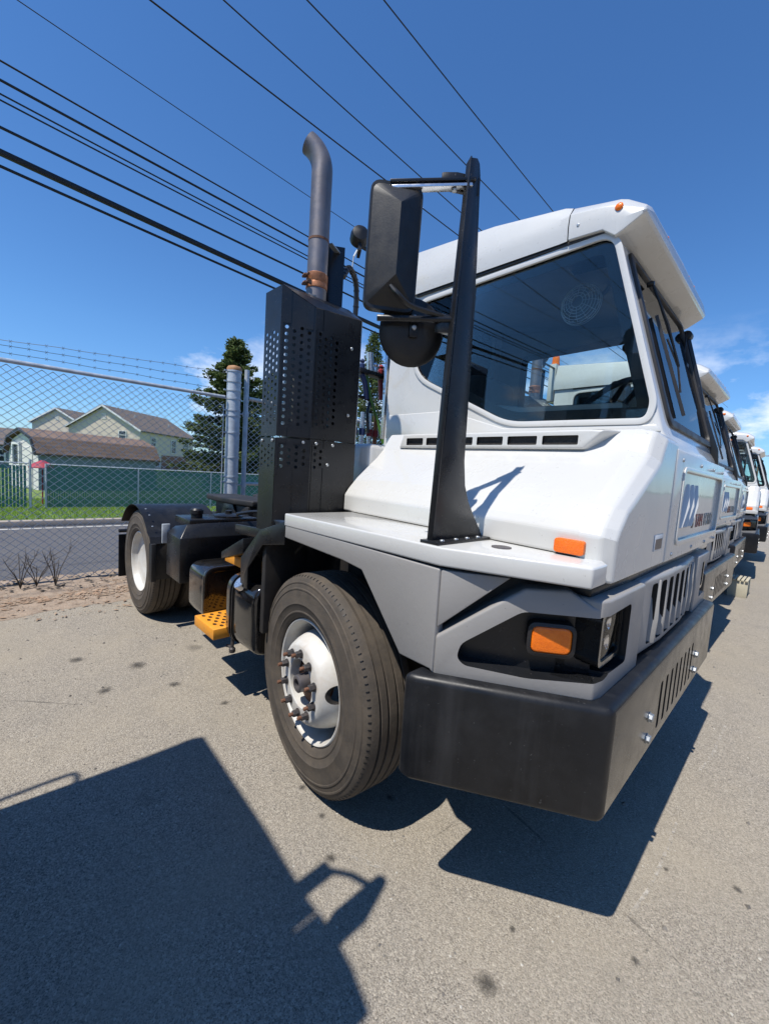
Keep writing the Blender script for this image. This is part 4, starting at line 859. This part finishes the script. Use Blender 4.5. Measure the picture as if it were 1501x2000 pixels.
    for k in range(12):
        a = 2 * math.pi * k / 12; cg.tube([fc + Vector((q * math.cos(a), h, q * math.sin(a))) for q, h in ((.03, -.055), (.075, -.045), (.104, -.01), (.06, .06))], .0014, 4)
    obj('fan_guard', cg, 'galv', fn)
    bl = MB()
    for k in range(4):
        a = math.pi / 2 * k; bl.solid([fc + Vector((.02 * math.cos(a - .5), .0, .02 * math.sin(a - .5))), fc + Vector((.09 * math.cos(a - .4), .01, .09 * math.sin(a - .4))), fc + Vector((.09 * math.cos(a + .4), -.02, .09 * math.sin(a + .4)))], [fc + Vector((.02 * math.cos(a - .5), .003, .02 * math.sin(a - .5))), fc + Vector((.09 * math.cos(a - .4), .013, .09 * math.sin(a - .4))), fc + Vector((.09 * math.cos(a + .4), -.017, .09 * math.sin(a + .4)))])
    obj('fan_blade', bl, 'interior_grey', fn); mb = MB(); mb.tube([(.60, .14, 2.56), (.68, .16, 2.62), (.72, .16, 2.67)], .012, 8); obj('fan_bracket', mb, 'interior_grey', fn)
    # ---------------- wipers
    for (pv, en, hx) in (((.10, .80), (.19, .12), .0),):
        mb = MB(); a = Vector(WP(pv[0], pv[1], .03)); b = Vector(WP(en[0], en[1] + .25, .045)); mb.tube([a, (a + b) / 2 + dv * .01, b], .0055, 8); mb.lathe([(.014, 0), (.014, .02), (.01, .03)], o=tuple(a - dv * .02), axis='x', n=12)
        mb.tube([a + Vector((0, .03, 0)), b + Vector((0, .012, 0))], .0035, 6); w = obj('wiper_arm', mb, 'black_plastic', T)
        mb = MB(); mb.bar(WP(en[0] - .01, en[1], .02), WP(pv[0] * .4 + en[0] * .6 - .03, en[1] + .52, .014), .008, .014); mb.tube([WP(en[0] - .005, en[1] + .12, .028), WP(en[0], en[1] + .25, .042), WP(en[0] - .02, en[1] + .40, .028)], .005, 6); obj('wiper_blade', mb, 'gasket', w)
    # ---------------- right mirror post and mirrors
    po = MB(); O = [(-1.196, 1.333), (-.885, 1.333), (-.905, 1.36), (-.95, 1.41), (-.998, 1.47), (-1.028, 1.53), (-1.045, 1.62), (-1.053, 1.9), (-1.07, 2.3), (-1.092, 2.57), (-1.10, 2.60), (-1.115, 2.61), (-1.148, 2.595), (-1.155, 2.4), (-1.16, 2.1), (-1.172, 1.75)]
    po.solid([(.70, y, z) for y, z in O], [(.692, y, z) for y, z in O])
    post_ = obj('mirror_post', po, 'black_paint', T, .0025)
    fl = MB(); lf = [(.70, 1.334), (.675, 1.334), (.675, 1.42), (.675, 1.6), (.675, 1.9), (.678, 2.3), (.682, 2.58), (.70, 2.60)]
    def ly(z): return -1.196 + (z - 1.334) * .036
    fl.solid([(x, ly(z) - .001, z) for x, z in lf], [(x, ly(z) + .006, z) for x, z in lf]); obj('post_flange', fl, 'black_paint', post_, .002)
    fl = MB(); fl.solid([(x, yq + .002, z) for x, yq, z in ((.70, -1.052, 1.72), (.655, -1.052, 1.72), (.665, -1.09, 2.55), (.70, -1.095, 2.57))], [(x, yq - .005, z) for x, yq, z in ((.70, -1.052, 1.72), (.655, -1.052, 1.72), (.665, -1.09, 2.55), (.70, -1.095, 2.57))]); obj('post_flange', fl, 'black_paint', post_, .002)
    mb = MB().box(.66, .74, -1.215, -.875, 1.325, 1.336); obj('base_plate', mb, 'black_paint', post_, .002)
    for y in (-1.17, -1.09, -1.02, -.95): bolt(post_, (.722, y, 1.336), (0, 0, 1), .9)
    bolt(post_, (.68, -1.155, 1.72), (0, -1, 0), .7)
    # arms
    mb = MB(); mb.bar((.695, -1.13, 2.515), (.53, -1.335, 2.475), .03, .010); up_arm = obj('upper_arm', mb, 'alu', post_, .002)
    mb = MB(); mb.bar((.70, -1.12, 2.535), (.525, -1.34, 2.492), .032, .010); obj('arm_cover', mb, 'black_paint', up_arm, .002)
    mb = MB().prism([(.66, -1.165), (.705, -1.095), (.69, -1.09), (.62, -1.20)], 'xy', 2.50, 2.56); obj('arm_bracket', mb, 'black_paint', post_, .004)
    bolt(post_, (.66, -1.175, 2.497), (0, 0, -1), 1)
    mb = MB(); mb.tube([(.69, -1.15, 2.085), (.52, -1.355, 2.068)], .011, 8); mb.prism([(.70, -1.145), (.66, -1.19), (.64, -1.20), (.67, -1.13)], 'xy', 2.04, 2.10); obj('lower_arm', mb, 'black_paint', post_, .002)
    # mirror head, faceted back facing forward
    mc = Vector((.545, -1.325, 2.293)); mu_ = Vector((.1, .137, 0)).normalized(); mn = Vector((.137, -.1, 0)).normalized(); mz = Vector((0, 0, 1)); mz = (mz + mu_ * .012).normalized(); mu_ = (mu_ - mz * mu_.dot(mz)).normalized()
    hw, hh = .087, .202
    base = rpoly([(-hw, -hh), (hw, -hh), (hw, hh), (-hw, hh)], .035, 5)
    MPt = lambda a, b, o: tuple(mc + mu_ * a + mz * b + mn * o)
    mb = MB(); n = len(base); mb.loft([[MPt(a * .96, b * .98, -.028) for a, b in base], [MPt(a, b, -.02) for a, b in base], [MPt(a, b, -.004) for a, b in base], [MPt(a * .97, b * .985, .004) for a, b in base]])
    hd = obj('mirror_head', mb, 'mirror_shell', post_, 0, smooth=30)
    fcv = [(-hw * .93, -hh * .94), (hw * .93, -hh * .94), (hw * .93, hh * .94), (-hw * .93, hh * .94)]
    rq = rpoly(fcv, .03, 4); mb = MB(); nr = len(rq); pk_ = [(0, -hh * .52), (0, hh * .55)]
    vv = [MPt(a, b, .003) for a, b in rq] + [MPt(.008, pk_[0][1], .055), MPt(.008, pk_[1][1], .055)]; fs = []
    for k in range(nr):
        a, b = rq[k], rq[(k + 1) % nr]; ym = (a[1] + b[1]) / 2
        if abs(a[0] - b[0]) < .01 and abs(a[1] - b[1]) > .1: fs.append((k, (k + 1) % nr, nr + (1 if b[1] > 0 else 0), nr + (1 if a[1] > 0 else 0)))
        else: fs.append((k, (k + 1) % nr, nr + (1 if ym > 0 else 0)))
    mb.add(vv, fs); obj('mirror_back', mb, 'mirror_shell', hd, smooth=12)
    mb = MB(); mb.solid([MPt(a * .9, b * .95, -.030) for a, b in base], [MPt(a * .9, b * .95, -.027) for a, b in base]); obj('mirror_glass', mb, 'chrome', hd)
    mb = MB(); mb.tube(smooth_path([MPt(-.005, -.13, .03), MPt(.02, -.165, .055), MPt(.07, -.19, .04), tuple(Vector((.66, -1.175, 2.095)))], 6), .0085, 8); obj('mirror_cable', mb, 'black_hose', hd)
    rc = Vector((.563, -1.228, 2.046)); rn = (mn * .93 + Vector((.25, -.1, -.12))).normalized(); ru = Vector((0, 0, 1)).cross(rn).normalized(); rz = rn.cross(ru)
    def disc(profile, n=32):
        return MB().loft([[tuple(rc + ru * (r * math.cos(2 * math.pi * k / n)) + rz * (r * math.sin(2 * math.pi * k / n)) + rn * h) for k in range(n)] for r, h in profile])
    rmo = obj('round_mirror', disc([(.106, -.016), (.113, -.012), (.114, -.004), (.106, .004), (.074, .013), (.037, .017), (.005, .018)]), 'mirror_shell', post_, smooth=40)
    obj('mirror_glass', disc([(.098, -.0205), (.06, -.028), (.01, -.031)]), 'chrome', rmo)
    mb = MB(); mb.bar(rc + rn * .022 + Vector((0, 0, .06)), rc + rn * .022 - Vector((0, 0, .02)), .03, .01, rn); obj('clamp', mb, 'black_paint', rmo, .003)
    for dz in (.045, .012): bolt(rmo, tuple(rc + rn * .028 + Vector((0, 0, dz))), tuple(rn), .9)
    # left mirror on the windshield side
    mb = MB().prism([(1.04, 1.70), (1.17, 1.74), (1.16, 1.84), (1.065, 2.10), (1.02, 2.12)], 'xz', 1.0, 1.03); lp = obj('left_mirror_bracket', mb, 'black_paint', T, .004)
    mb = MB(); mb.tube([(1.10, 1.02, 1.90), (1.0, 1.035, 2.28), (.905, 1.05, 2.60)], .017, 10); obj('left_mirror_tube', mb, 'black_paint', lp)
    mb = MB(); mb.tube([(.905, 1.05, 2.6), (.54, 1.12, 2.6)], .016, 8); mb.bar((.54, 1.10, 2.60), (.54, 1.44, 2.55), .07, .03); mb.tube([(.54, 1.43, 2.55), (.62, 1.5, 2.53), (.72, 1.56, 2.48)], .014, 8); mb.tube([(1.08, 1.05, 2.0), (.95, 1.3, 2.03), (.74, 1.5, 2.1)], .016, 8); obj('left_mirror_arm', mb, 'black_paint', lp)
    mb = MB(); mb.lathe([(.03, -.03), (.03, .03)], o=(.91, 1.05, 2.59), axis='y', n=12); mb.tube([(.91, 1.02, 2.60), (.93, .93, 2.44), (.945, .90, 2.38)], .006, 6); mb.box(.925, .965, .86, .92, 2.32, 2.37); obj('antenna_mount', mb, 'black_plastic', lp, .003)
    mb = MB().solid([(.79, 1.44, 2.07), (.73, 1.62, 2.07), (.73, 1.62, 2.50), (.79, 1.44, 2.50)], [(.74, 1.43, 2.07), (.68, 1.61, 2.07), (.68, 1.61, 2.50), (.74, 1.43, 2.50)]); obj('left_mirror_head', mb, 'mirror_shell', lp, .02, 3)
    # ---------------- exhaust: guard, muffler, stack
    g = empty('exhaust_guard'); g.parent = T
    E3, E2, E1, E0 = (-.30, -.735), (-.30, -1.045), (-.392, -1.195), (-.56, -1.195)
    zs = 1.715
    obj('guard_front', perf(E2, E3, zs, 2.385, 2.41, .012, .16, 1.775, 2.28), 'black_paint', g, solidify=.003, smooth=0, wind=True)
    obj('guard_corner', perf(E1, E2, zs, 2.475, 2.385, .012, .166, 1.765, 2.29), 'black_paint', g, solidify=.003, smooth=0)
    obj('guard_side', perf(E0, E1, zs, 2.475, 2.475, .010, .158, 1.765, 2.27), 'black_paint', g, solidify=.003, smooth=0)
    mb = MB().add([(E3[0], E3[1], 2.41), (E2[0], E2[1], 2.385), (E1[0], E1[1], 2.475), (-.43, -.735, 2.50)], [(0, 1, 2, 3)]); mb.add([(E1[0], E1[1], 2.475), (E0[0], E0[1], 2.475), (-.60, -.735, 2.50), (-.43, -.735, 2.50)], [(0, 1, 2, 3)]); obj('guard_top', mb, 'black_paint', g, solidify=.003, smooth=0)
    mb = MB().add([(-.30, -.733, 1.30), (-.30, -.733, 2.41), (-.43, -.733, 2.50), (-.43, -.733, 1.30)], [(0, 1, 2, 3)]); obj('guard_end_plate', mb, 'alu', g, solidify=.003, smooth=0)
    i2 = .006
    obj('lower_guard_front', perf((E2[0] + .004, E2[1]), (E3[0] + .004, E3[1]), 1.27, 1.712, 1.712, .012, .086, 1.545, 1.685), 'black_paint', g, solidify=.003, smooth=0)
    obj('lower_guard_corner', perf((E1[0] + .003, E1[1] - .003), (E2[0] + .004, E2[1] - .001), 1.27, 1.705, 1.705, .012, .166, 1.54, 1.68), 'black_paint', g, solidify=.003, smooth=0)
    obj('lower_guard_side', perf((E0[0], E0[1] - .004), (E1[0], E1[1] - .004), 1.20, 1.705, 1.705, .010, .158, 1.54, 1.68), 'black_paint', g, solidify=.003, smooth=0)
    nc = Vector((.15, -.092, 0)).normalized(); nc = Vector((.853, -.522, 0))
    for p, n_ in (((-.297, -.80, 2.24), (1, 0, 0)), ((-.297, -.80, 1.87), (1, 0, 0)), ((-.293, -.90, 1.69), (1, 0, 0)), ((-.293, -1.01, 1.69), (1, 0, 0)), ((-.293, -.93, 1.58), (1, 0, 0)), ((-.318, -1.075, 1.69), nc), ((-.380, -1.178, 1.69), nc), ((-.42, -1.201, 1.69), (0, -1, 0)), ((-.53, -1.201, 1.69), (0, -1, 0))): bolt(g, p, n_, .95)
    mb = MB(); mb.lathe([(.02, 1.36), (.125, 1.40), (.13, 1.45), (.13, 2.26), (.125, 2.30), (.06, 2.36), (.058, 2.5)], o=(-.47, -.97, 0), axis='z', n=28); obj('muffler', mb, 'muffler_steel', T)
    pth = [(-.46, -.945, 2.42), (-.46, -.945, 2.8), (-.46, -.945, 3.14)] + [(-.46 - .62 * .16 * (1 - math.cos(R(a))), -.945 - .78 * .16 * (1 - math.cos(R(a))), 3.165 + .16 * math.sin(R(a))) for a in range(0, 62, 6)]
    mb = MB(); mb.tube(pth, .0535, 28, caps=False); e = pth[-1]; t_ = (Vector(pth[-1]) - Vector(pth[-2])).normalized()
    st = obj('exhaust_stack', mb, 'stack_steel', T, solidify=-.003, smooth=50)
    mb = MB(); mb.lathe([(.055, 2.545), (.060, 2.55), (.060, 2.575), (.058, 2.58), (.060, 2.585), (.060, 2.625), (.055, 2.63)], o=(-.46, -.945, 0), axis='z', n=28); obj('stack_clamp', mb, 'rust_clamp', st)
    mb = MB()
    for z in (2.565, 2.605): mb.tube([(-.43, -1.018, z), (-.49, -1.018, z)], .007, 8); mb.lathe([(.012, -.01), (.012, .01)], o=(-.465, -1.018, z), axis='x', n=6)
    obj('clamp_bolt', mb, 'rust', st)
    mb = MB(); mb.lathe([(.0545, 2.80), (.058, 2.80), (.058, 2.812), (.0545, 2.812)], o=(-.46, -.945, 0), axis='z', n=28); obj('stack_band', mb, 'rust', st)
    mb = MB(); mb.bar((-.43, -.89, 2.81), (-.47, -.80, 2.805), .03, .006); obj('band_bracket', mb, 'zinc', st)
    mb = MB().prism([(-.50, -.865), (-.50, -.775), (-.44, -.775)], 'xy', 1.6, 2.84); obj('stack_support', mb, 'black_paint', T, .003)
    # ---------------- brace, deck bracket, tanks and steps on the right
    br = [(-.215, 1.285), (-.47, 1.205), (-.69, 1.01), (-.685, .84), (-.60, .84), (-.60, .965), (-.44, 1.125), (-.215, 1.165)]
    mb = MB().prism(br, 'xz', -1.225, -1.215); obj('step_brace', mb, 'black_paint', T, .003)
    mb = MB().prism([(-.215, 1.285), (-.47, 1.205), (-.69, 1.01), (-.685, .84), (-.67, .84), (-.675, 1.0), (-.465, 1.19), (-.215, 1.27)], 'xz', -1.215, -1.10); obj('brace_flange', mb, 'black_paint', T, .003)
    mb = MB().prism(rpoly([(-1.22, .44), (-.66, .44), (-.66, .87), (-1.22, .87)], .11, 6), 'yz', -.90, -.52); tk = obj('fuel_tank', mb, 'black_gloss', T, .03, 4)
    for x in (-.82, -.79):
        mb = ring(rpoly([(-1.228, .432), (-.655, .432), (-.655, .878), (-1.228, .878)], .115, 6), rpoly([(-1.215, .445), (-.665, .445), (-.665, .865), (-1.215, .865)], .105, 6), 'yz', x, x + .012); obj('tank_band', mb, 'black_plastic', tk)
    mb = MB(); mb.lathe([(.04, 0), (.04, .03), (.036, .034), (.01, .036)], o=(0, 0, 0), axis='x', n=20); fcap = obj('filler_cap', mb, 'alu', tk, loc=(-.70, -1.20, .835)); fcap.rotation_euler = Vector((0, -.75, .65)).to_track_quat('X', 'Z').to_euler()
    mb = MB().prism(rpoly([(-1.22, .45), (-.66, .45), (-.66, .82), (-1.22, .82)], .09, 6), 'yz', -1.55, -1.235); hk = obj('air_tank_box', mb, 'black_gloss', T, .03, 4)
    mb = ring(rpoly([(-1.228, .442), (-.655, .442), (-.655, .828), (-1.228, .828)], .095, 6), rpoly([(-1.19, .48), (-.69, .48), (-.69, .79), (-1.19, .79)], .07, 6), 'yz', -1.262, -1.228); obj('end_rim', mb, 'black_gloss', hk, .006)
    def step(z, x0, x1, y0, y1, nm):
        mb = MB().box(x0, x1, y0, y1, z - .07, z); cut = []; ny = int((y1 - y0 - .04) / .055)
        for i in range(6):
            for j in range(ny):
                x = x0 + .045 + i * (x1 - x0 - .09) / 5; y = y0 + .045 + j * .055 + (.027 if i % 2 else 0)
                cut.append((x, y))
        cm = MB()
        for x, y in cut: cm.prism([(x + .019 * math.cos(2 * math.pi * k / 10), y + .012 * math.sin(2 * math.pi * k / 10)) for k in range(10)], 'xy', z - .02, z + .05)
        obj(nm, boolean(mb, ['orange_step'], [(cm, 'rust', 0)], .006, 2, 40), [], T)
    step(.51, -1.225, -.905, -1.285, -.80, 'lower_step'); step(.955, -1.15, -.72, -1.12, -.60, 'upper_step')
    mb = MB().prism([(-1.27, 1.05), (-.75, 1.09), (-.75, 1.15), (-1.27, 1.12)], 'xz', -1.0, -.98); mb.solid([(-1.0, -1.21, .94), (-1.0, -1.21, .985), (-.70, -1.21, 1.12), (-.70, -1.21, 1.03)], [(-1.0, -.9, .94), (-1.0, -.9, .985), (-.70, -.9, 1.12), (-.70, -.9, 1.03)]); obj('step_fairing', mb, 'black_paint', T, .004)
    mb = MB()
    for x in (-.88, -1.2):
        mb = MB(); mb.tube([(x, -1.17, .47), (x, -1.17, .37)], .011, 8); mb.lathe([(.018, .345), (.02, .35), (.02, .37), (.012, .38)], o=(x, -1.17, 0), axis='z', n=10); mb.tube([(x, -1.17, .38), (x - .04, -1.19, .38)], .009, 6)
        obj('drain_valve', mb, 'nut_steel', T)
    # hydraulic tank box
    def oct_(z0, z1, i): return [(-2.08, -1.19 + i, z1 if False else z0)]
    mb = MB(); mb.loft([[(-2.07, -1.215, .60), (-1.72, -1.225, .60), (-1.72, -.98, .60), (-1.72, -.55, .60), (-2.07, -.55, .60)], [(-2.07, -1.215, .955), (-1.72, -1.225, .95), (-1.72, -.98, .955), (-1.72, -.55, .955), (-2.07, -.55, .955)], [(-2.02, -1.17, 1.01), (-1.80, -1.15, 1.05), (-1.77, -1.02, 1.06), (-1.77, -.55, 1.06), (-2.02, -.55, 1.06)]]); ht = obj('hydraulic_tank', mb, 'black_paint', T, .006)
    mb = MB().box(-2.15, -1.80, -1.13, -.55, 1.03, 1.085); obj('tank_lid', mb, 'black_paint', ht, .006)
    mb = MB(); mb.lathe([(.045, 1.08), (.045, 1.115), (.052, 1.12), (.052, 1.15), (.04, 1.165), (.01, 1.168)], o=(-1.93, -1.03, 0), axis='z', n=18); obj('breather_cap', mb, 'black_plastic', ht)
    mb = MB(); mb.lathe([(.12, 1.085), (.12, 1.10), (.10, 1.11), (.03, 1.118), (.03, 1.14), (.005, 1.145)], o=(-1.93, -.76, 0), axis='z', n=22); obj('access_cover', mb, 'black_paint', ht)
    mb = MB().box(-2.09, -2.068, -1.25, -1.19, .86, 1.02); obj('sight_gauge', mb, 'galv', ht, .004)
    mb = MB(); mb.tube(smooth_path([(-1.85, -.72, 1.12), (-1.6, -.62, 1.16), (-1.5, -.55, 1.05), (-1.6, -.6, .9)], 6), .014, 8); mb.tube(smooth_path([(-1.55, -.5, 1.0), (-1.3, -.7, .95), (-1.1, -.6, 1.0)], 6), .012, 8); obj('hydraulic_hose', mb, 'black_hose', T)
    mb = MB().box(-1.62, -1.18, -.66, -.48, .93, 1.02); mb.tube([(-1.6, -.7, .98), (-1.15, -.7, .98)], .05, 12); obj('valve_block', mb, 'black_paint', T, .006)
    # ---------------- rear fender, flap, fifth wheel
    for s in (-1, 1):
        y0, y1 = (s * 1.25, s * .60); sec_ = []
        for a in range(28, 148, 6):
            rr = .585 + .03 * (a < 40); c_, s2 = math.cos(R(a)), math.sin(R(a)); zt = .505 + rr * s2
            sec_.append([(-2.972 + rr * c_ * 1.05, y0, zt), (-2.972 + rr * c_ * 1.05, y1, zt), (-2.972 + (rr + .006) * c_ * 1.05, y1, zt + .006 * s2), (-2.972 + (rr + .006) * c_ * 1.05, y0, zt + .006 * s2)])
        mb = MB().loft(sec_); f = obj('rear_fender', mb, 'black_plastic', T, smooth=30)
        mb = MB().box(-2.44, -2.42, min(y0, y1), max(y0, y1), .46, .80); mb.box(-2.44, -2.36, min(y0, s * 1.21), max(y0, s * 1.21), .46, .80); obj('fender_front_plate', mb, 'under_black', f, .004)
        for x, z in ((-2.60, 1.03), (-2.72, 1.075), (-2.50, .94)): bolt(f, (x + .01, s * 1.21, z), (.3, 0, 1), .9)
        mb = MB().box(-3.73, -3.715, min(s * 1.22, s * .62), max(s * 1.22, s * .62), .20, .68); obj('mud_flap', mb, 'black_plastic', T)
        mb = MB(); mb.tube([(-3.72, s * .4, .72), (-3.72, s * 1.22, .72)], .02, 8); obj('flap_bar', mb, 'black_paint', T)
    plt = [(-3.25, -.45), (-2.95, -.48), (-2.55, -.46), (-2.25, -.38), (-2.22, .38), (-2.55, .46), (-2.95, .48), (-3.25, .45), (-3.25, .12), (-2.9, .05), (-2.9, -.05), (-3.25, -.12)]
    mb = MB().prism(plt, 'xy', 1.13, 1.19); obj('fifth_wheel', mb, 'under_black', T, .015, 3)
    mb = MB().box(-3.1, -2.3, -.40, .40, .985, 1.128); obj('fifth_wheel_mount', mb, 'under_black', T, .01)
    mb = MB()
    for s in (-1, 1): mb.prism([(-2.9, .98), (-2.5, .98), (-2.6, 1.14), (-2.8, 1.14)], 'xz', s * .40 - .03, s * .40 + .03); mb.bar((-2.3, s * .3, 1.05), (-1.1, s * .33, .92), .10, .12)
    obj('lift_boom', mb, 'black_paint', T, .008)
    mb = MB().box(-1.6, -.85, -.5, .5, .97, 1.0); obj('rear_deck_plate', mb, 'black_paint', T, .004)
    mb = MB().box(-1.45, -1.0, -.34, -.1, 1.0, 1.03); obj('deck_grating', mb, 'orange_step', T, .003)
    # ---------------- air lines behind the cab
    mb = MB().box(-.84, -.76, -.40, .30, 2.275, 2.305); mb.box(-.80, -.58, .02, .05, 2.25, 2.29); rk = obj('hose_rack', mb, 'black_paint', T, .003)
    mb = MB(); mb.tube([(-.80, -.205, 2.30), (-.80, -.225, 2.44)], .026, 16); obj('hose_coupling', mb, 'alu', rk)
    for y, m_ in ((-.29, 'blue_part'), (-.10, 'red_part'), (-.16, 'chrome'), (-.05, 'chrome')):
        mb = MB(); mb.lathe([(.018, 2.29), (.022, 2.31), (.022, 2.34), (.012, 2.35), (.02, 2.365), (.008, 2.38)], o=(-.80, y, 0), axis='z', n=12); obj('gladhand', mb, m_, rk)
    for pts, m_, r in (([(-.80, -.24, 2.27), (-.78, -.2, 2.1), (-.76, -.14, 1.95), (-.72, -.1, 1.78)], 'green_hose', .011), ([(-.80, -.29, 2.27), (-.79, -.26, 2.2), (-.80, -.23, 2.1)], 'blue_part', .02), ([(-.80, -.10, 2.27), (-.80, -.09, 2.2), (-.80, -.08, 2.12)], 'red_part', .02), ([(-.80, -.2, 2.1), (-.82, -.35, 2.1), (-.85, -.55, 1.95), (-.85, -.6, 1.8)], 'black_hose', .012), ([(-.79, -.2, 2.08), (-.79, -.22, 2.0), (-.78, -.21, 1.85)], 'black_hose', .012)):
        mb = MB(); mb.tube(smooth_path(pts, 6), r, 10); obj('air_hose', mb, m_, rk)
    for y, m_ in ((-.33, 'alu'), (-.255, 'alu'), (-.18, 'alu'), (-.12, 'rust_clamp')):
        mb = MB(); mb.tube([(-.80, y, 1.74), (-.80, y, 2.0)], .017, 10); q = obj('hose_fitting', mb, m_, rk); mb = MB(); mb.tube([(-.80, y, 1.83), (-.80, y, 1.88)], .025, 10); obj('collar', mb, 'red_part' if y > -.2 else 'blue_part', q)
    mb = MB(); mb.tube(smooth_path([(-.56, .62, 2.88), (-.635, .62, 2.90), (-.66, .58, 2.90), (-.66, .35, 2.90), (-.66, .12, 2.90), (-.56, .10, 2.88)], 4), .013, 8); obj('grab_rail', mb, 'black_paint', T)
    # beacon column and work light behind the cab
    mb = MB().box(-.67, -.585, -.22, -.08, 2.60, 3.06); bc = obj('beacon_column', mb, 'white_paint', T, .006)
    mb = MB(); mb.lathe([(.05, 3.06), (.05, 3.075), (.045, 3.08), (.042, 3.15), (.035, 3.17), (.01, 3.175)], o=(-.628, -.15, 0), axis='z', n=18); obj('beacon', mb, 'amber_lens', bc)
    mb = MB(); mb.lathe([(.012, -.05), (.05, -.04), (.06, -.01), (.06, .03), (.05, .04)], axis='x', n=22); mb.box(-.02, .05, -.01, .01, -.11, -.05); wlt = obj('work_light', mb, 'black_plastic', bc, loc=(-.60, -.545, 3.05), smooth=30); wlt.rotation_euler = (0, .25, 2.6)
    mb = MB(); mb.bar((-.61, -.20, 3.0), (-.60, -.53, 3.0), .03, .008); obj('light_arm', mb, 'black_paint', bc)
    mb = MB(); mb.tube([(-.58, -.60, 2.90), (-.585, -.605, 2.82)], .004, 6); mb.tube([(-.60, -.545, 2.99), (-.58, -.60, 2.90)], .006, 6); obj('hanger_chain', mb, 'galv', bc)
    mb = MB(); pth = smooth_path([(-.52, -.72, 2.72), (-.55, -.67, 2.79), (-.585, -.615, 2.82), (-.60, -.56, 2.78), (-.61, -.535, 2.68), (-.62, -.53, 2.5), (-.66, -.5, 2.3), (-.74, -.4, 2.2)], 6); mb.tube(pth, .017, 10); co = obj('spiral_hose', mb, 'black_hose', T)
    mb = MB()
    for k in range(2, len(pth) - 2, 2):
        a = Vector(pth[k]); t2 = (Vector(pth[k + 1]) - Vector(pth[k - 1])).normalized(); mb.tube([a - t2 * .004, a + t2 * .004], .0195, 10)
    obj('hose_wrap', mb, 'mirror_shell', co)
    return T

def copy_tree(o, parent=None):
    c_ = o.copy(); COL.objects.link(c_)
    if parent: c_.parent = parent
    for ch in list(o.children): copy_tree(ch, c_)
    return c_
truck = build_truck('yard_truck', 'nearest white yard truck filling the frame, with tall black mirror post')
ROW = [((-.19, 3.05), 'second white yard truck, just behind the nearest cab visor'), ((-.30, 6.0), 'third white yard truck in the row, counting the nearest'), ((-.27, 8.95), 'fourth white yard truck, its amber signal facing the camera'), ((-.28, 12.1), 'farthest white yard truck, a sliver at the right edge'),
       ((-.13, -4.085), 'yard truck behind the camera, seen only by its shadow at lower left')]
for n_, ((dx, dy), lab) in enumerate(ROW):
    k = copy_tree(truck); k.location = (dx, dy, 0); k['label'] = lab; k.rotation_euler = (0, 0, (-.012, .02, .06, .03, 0)[n_])
# pale slatted step on the ground further down the row
bt = empty('slatted_step', (.98, 6.35, 0)); tag(bt, 'small pale slatted step on the ground past the second bumper', 'step')
for k in range(5): obj('slat', MB().box(-.12 + k * .05, -.085 + k * .05, -.24, .24, .255, .28), 'wood_board', bt, .003)
for s_ in (-1, 1): obj('side_board', MB().box(-.12, .12, s_ * .2 - .015, s_ * .2 + .015, 0, .254), 'wood_board', bt, .003)
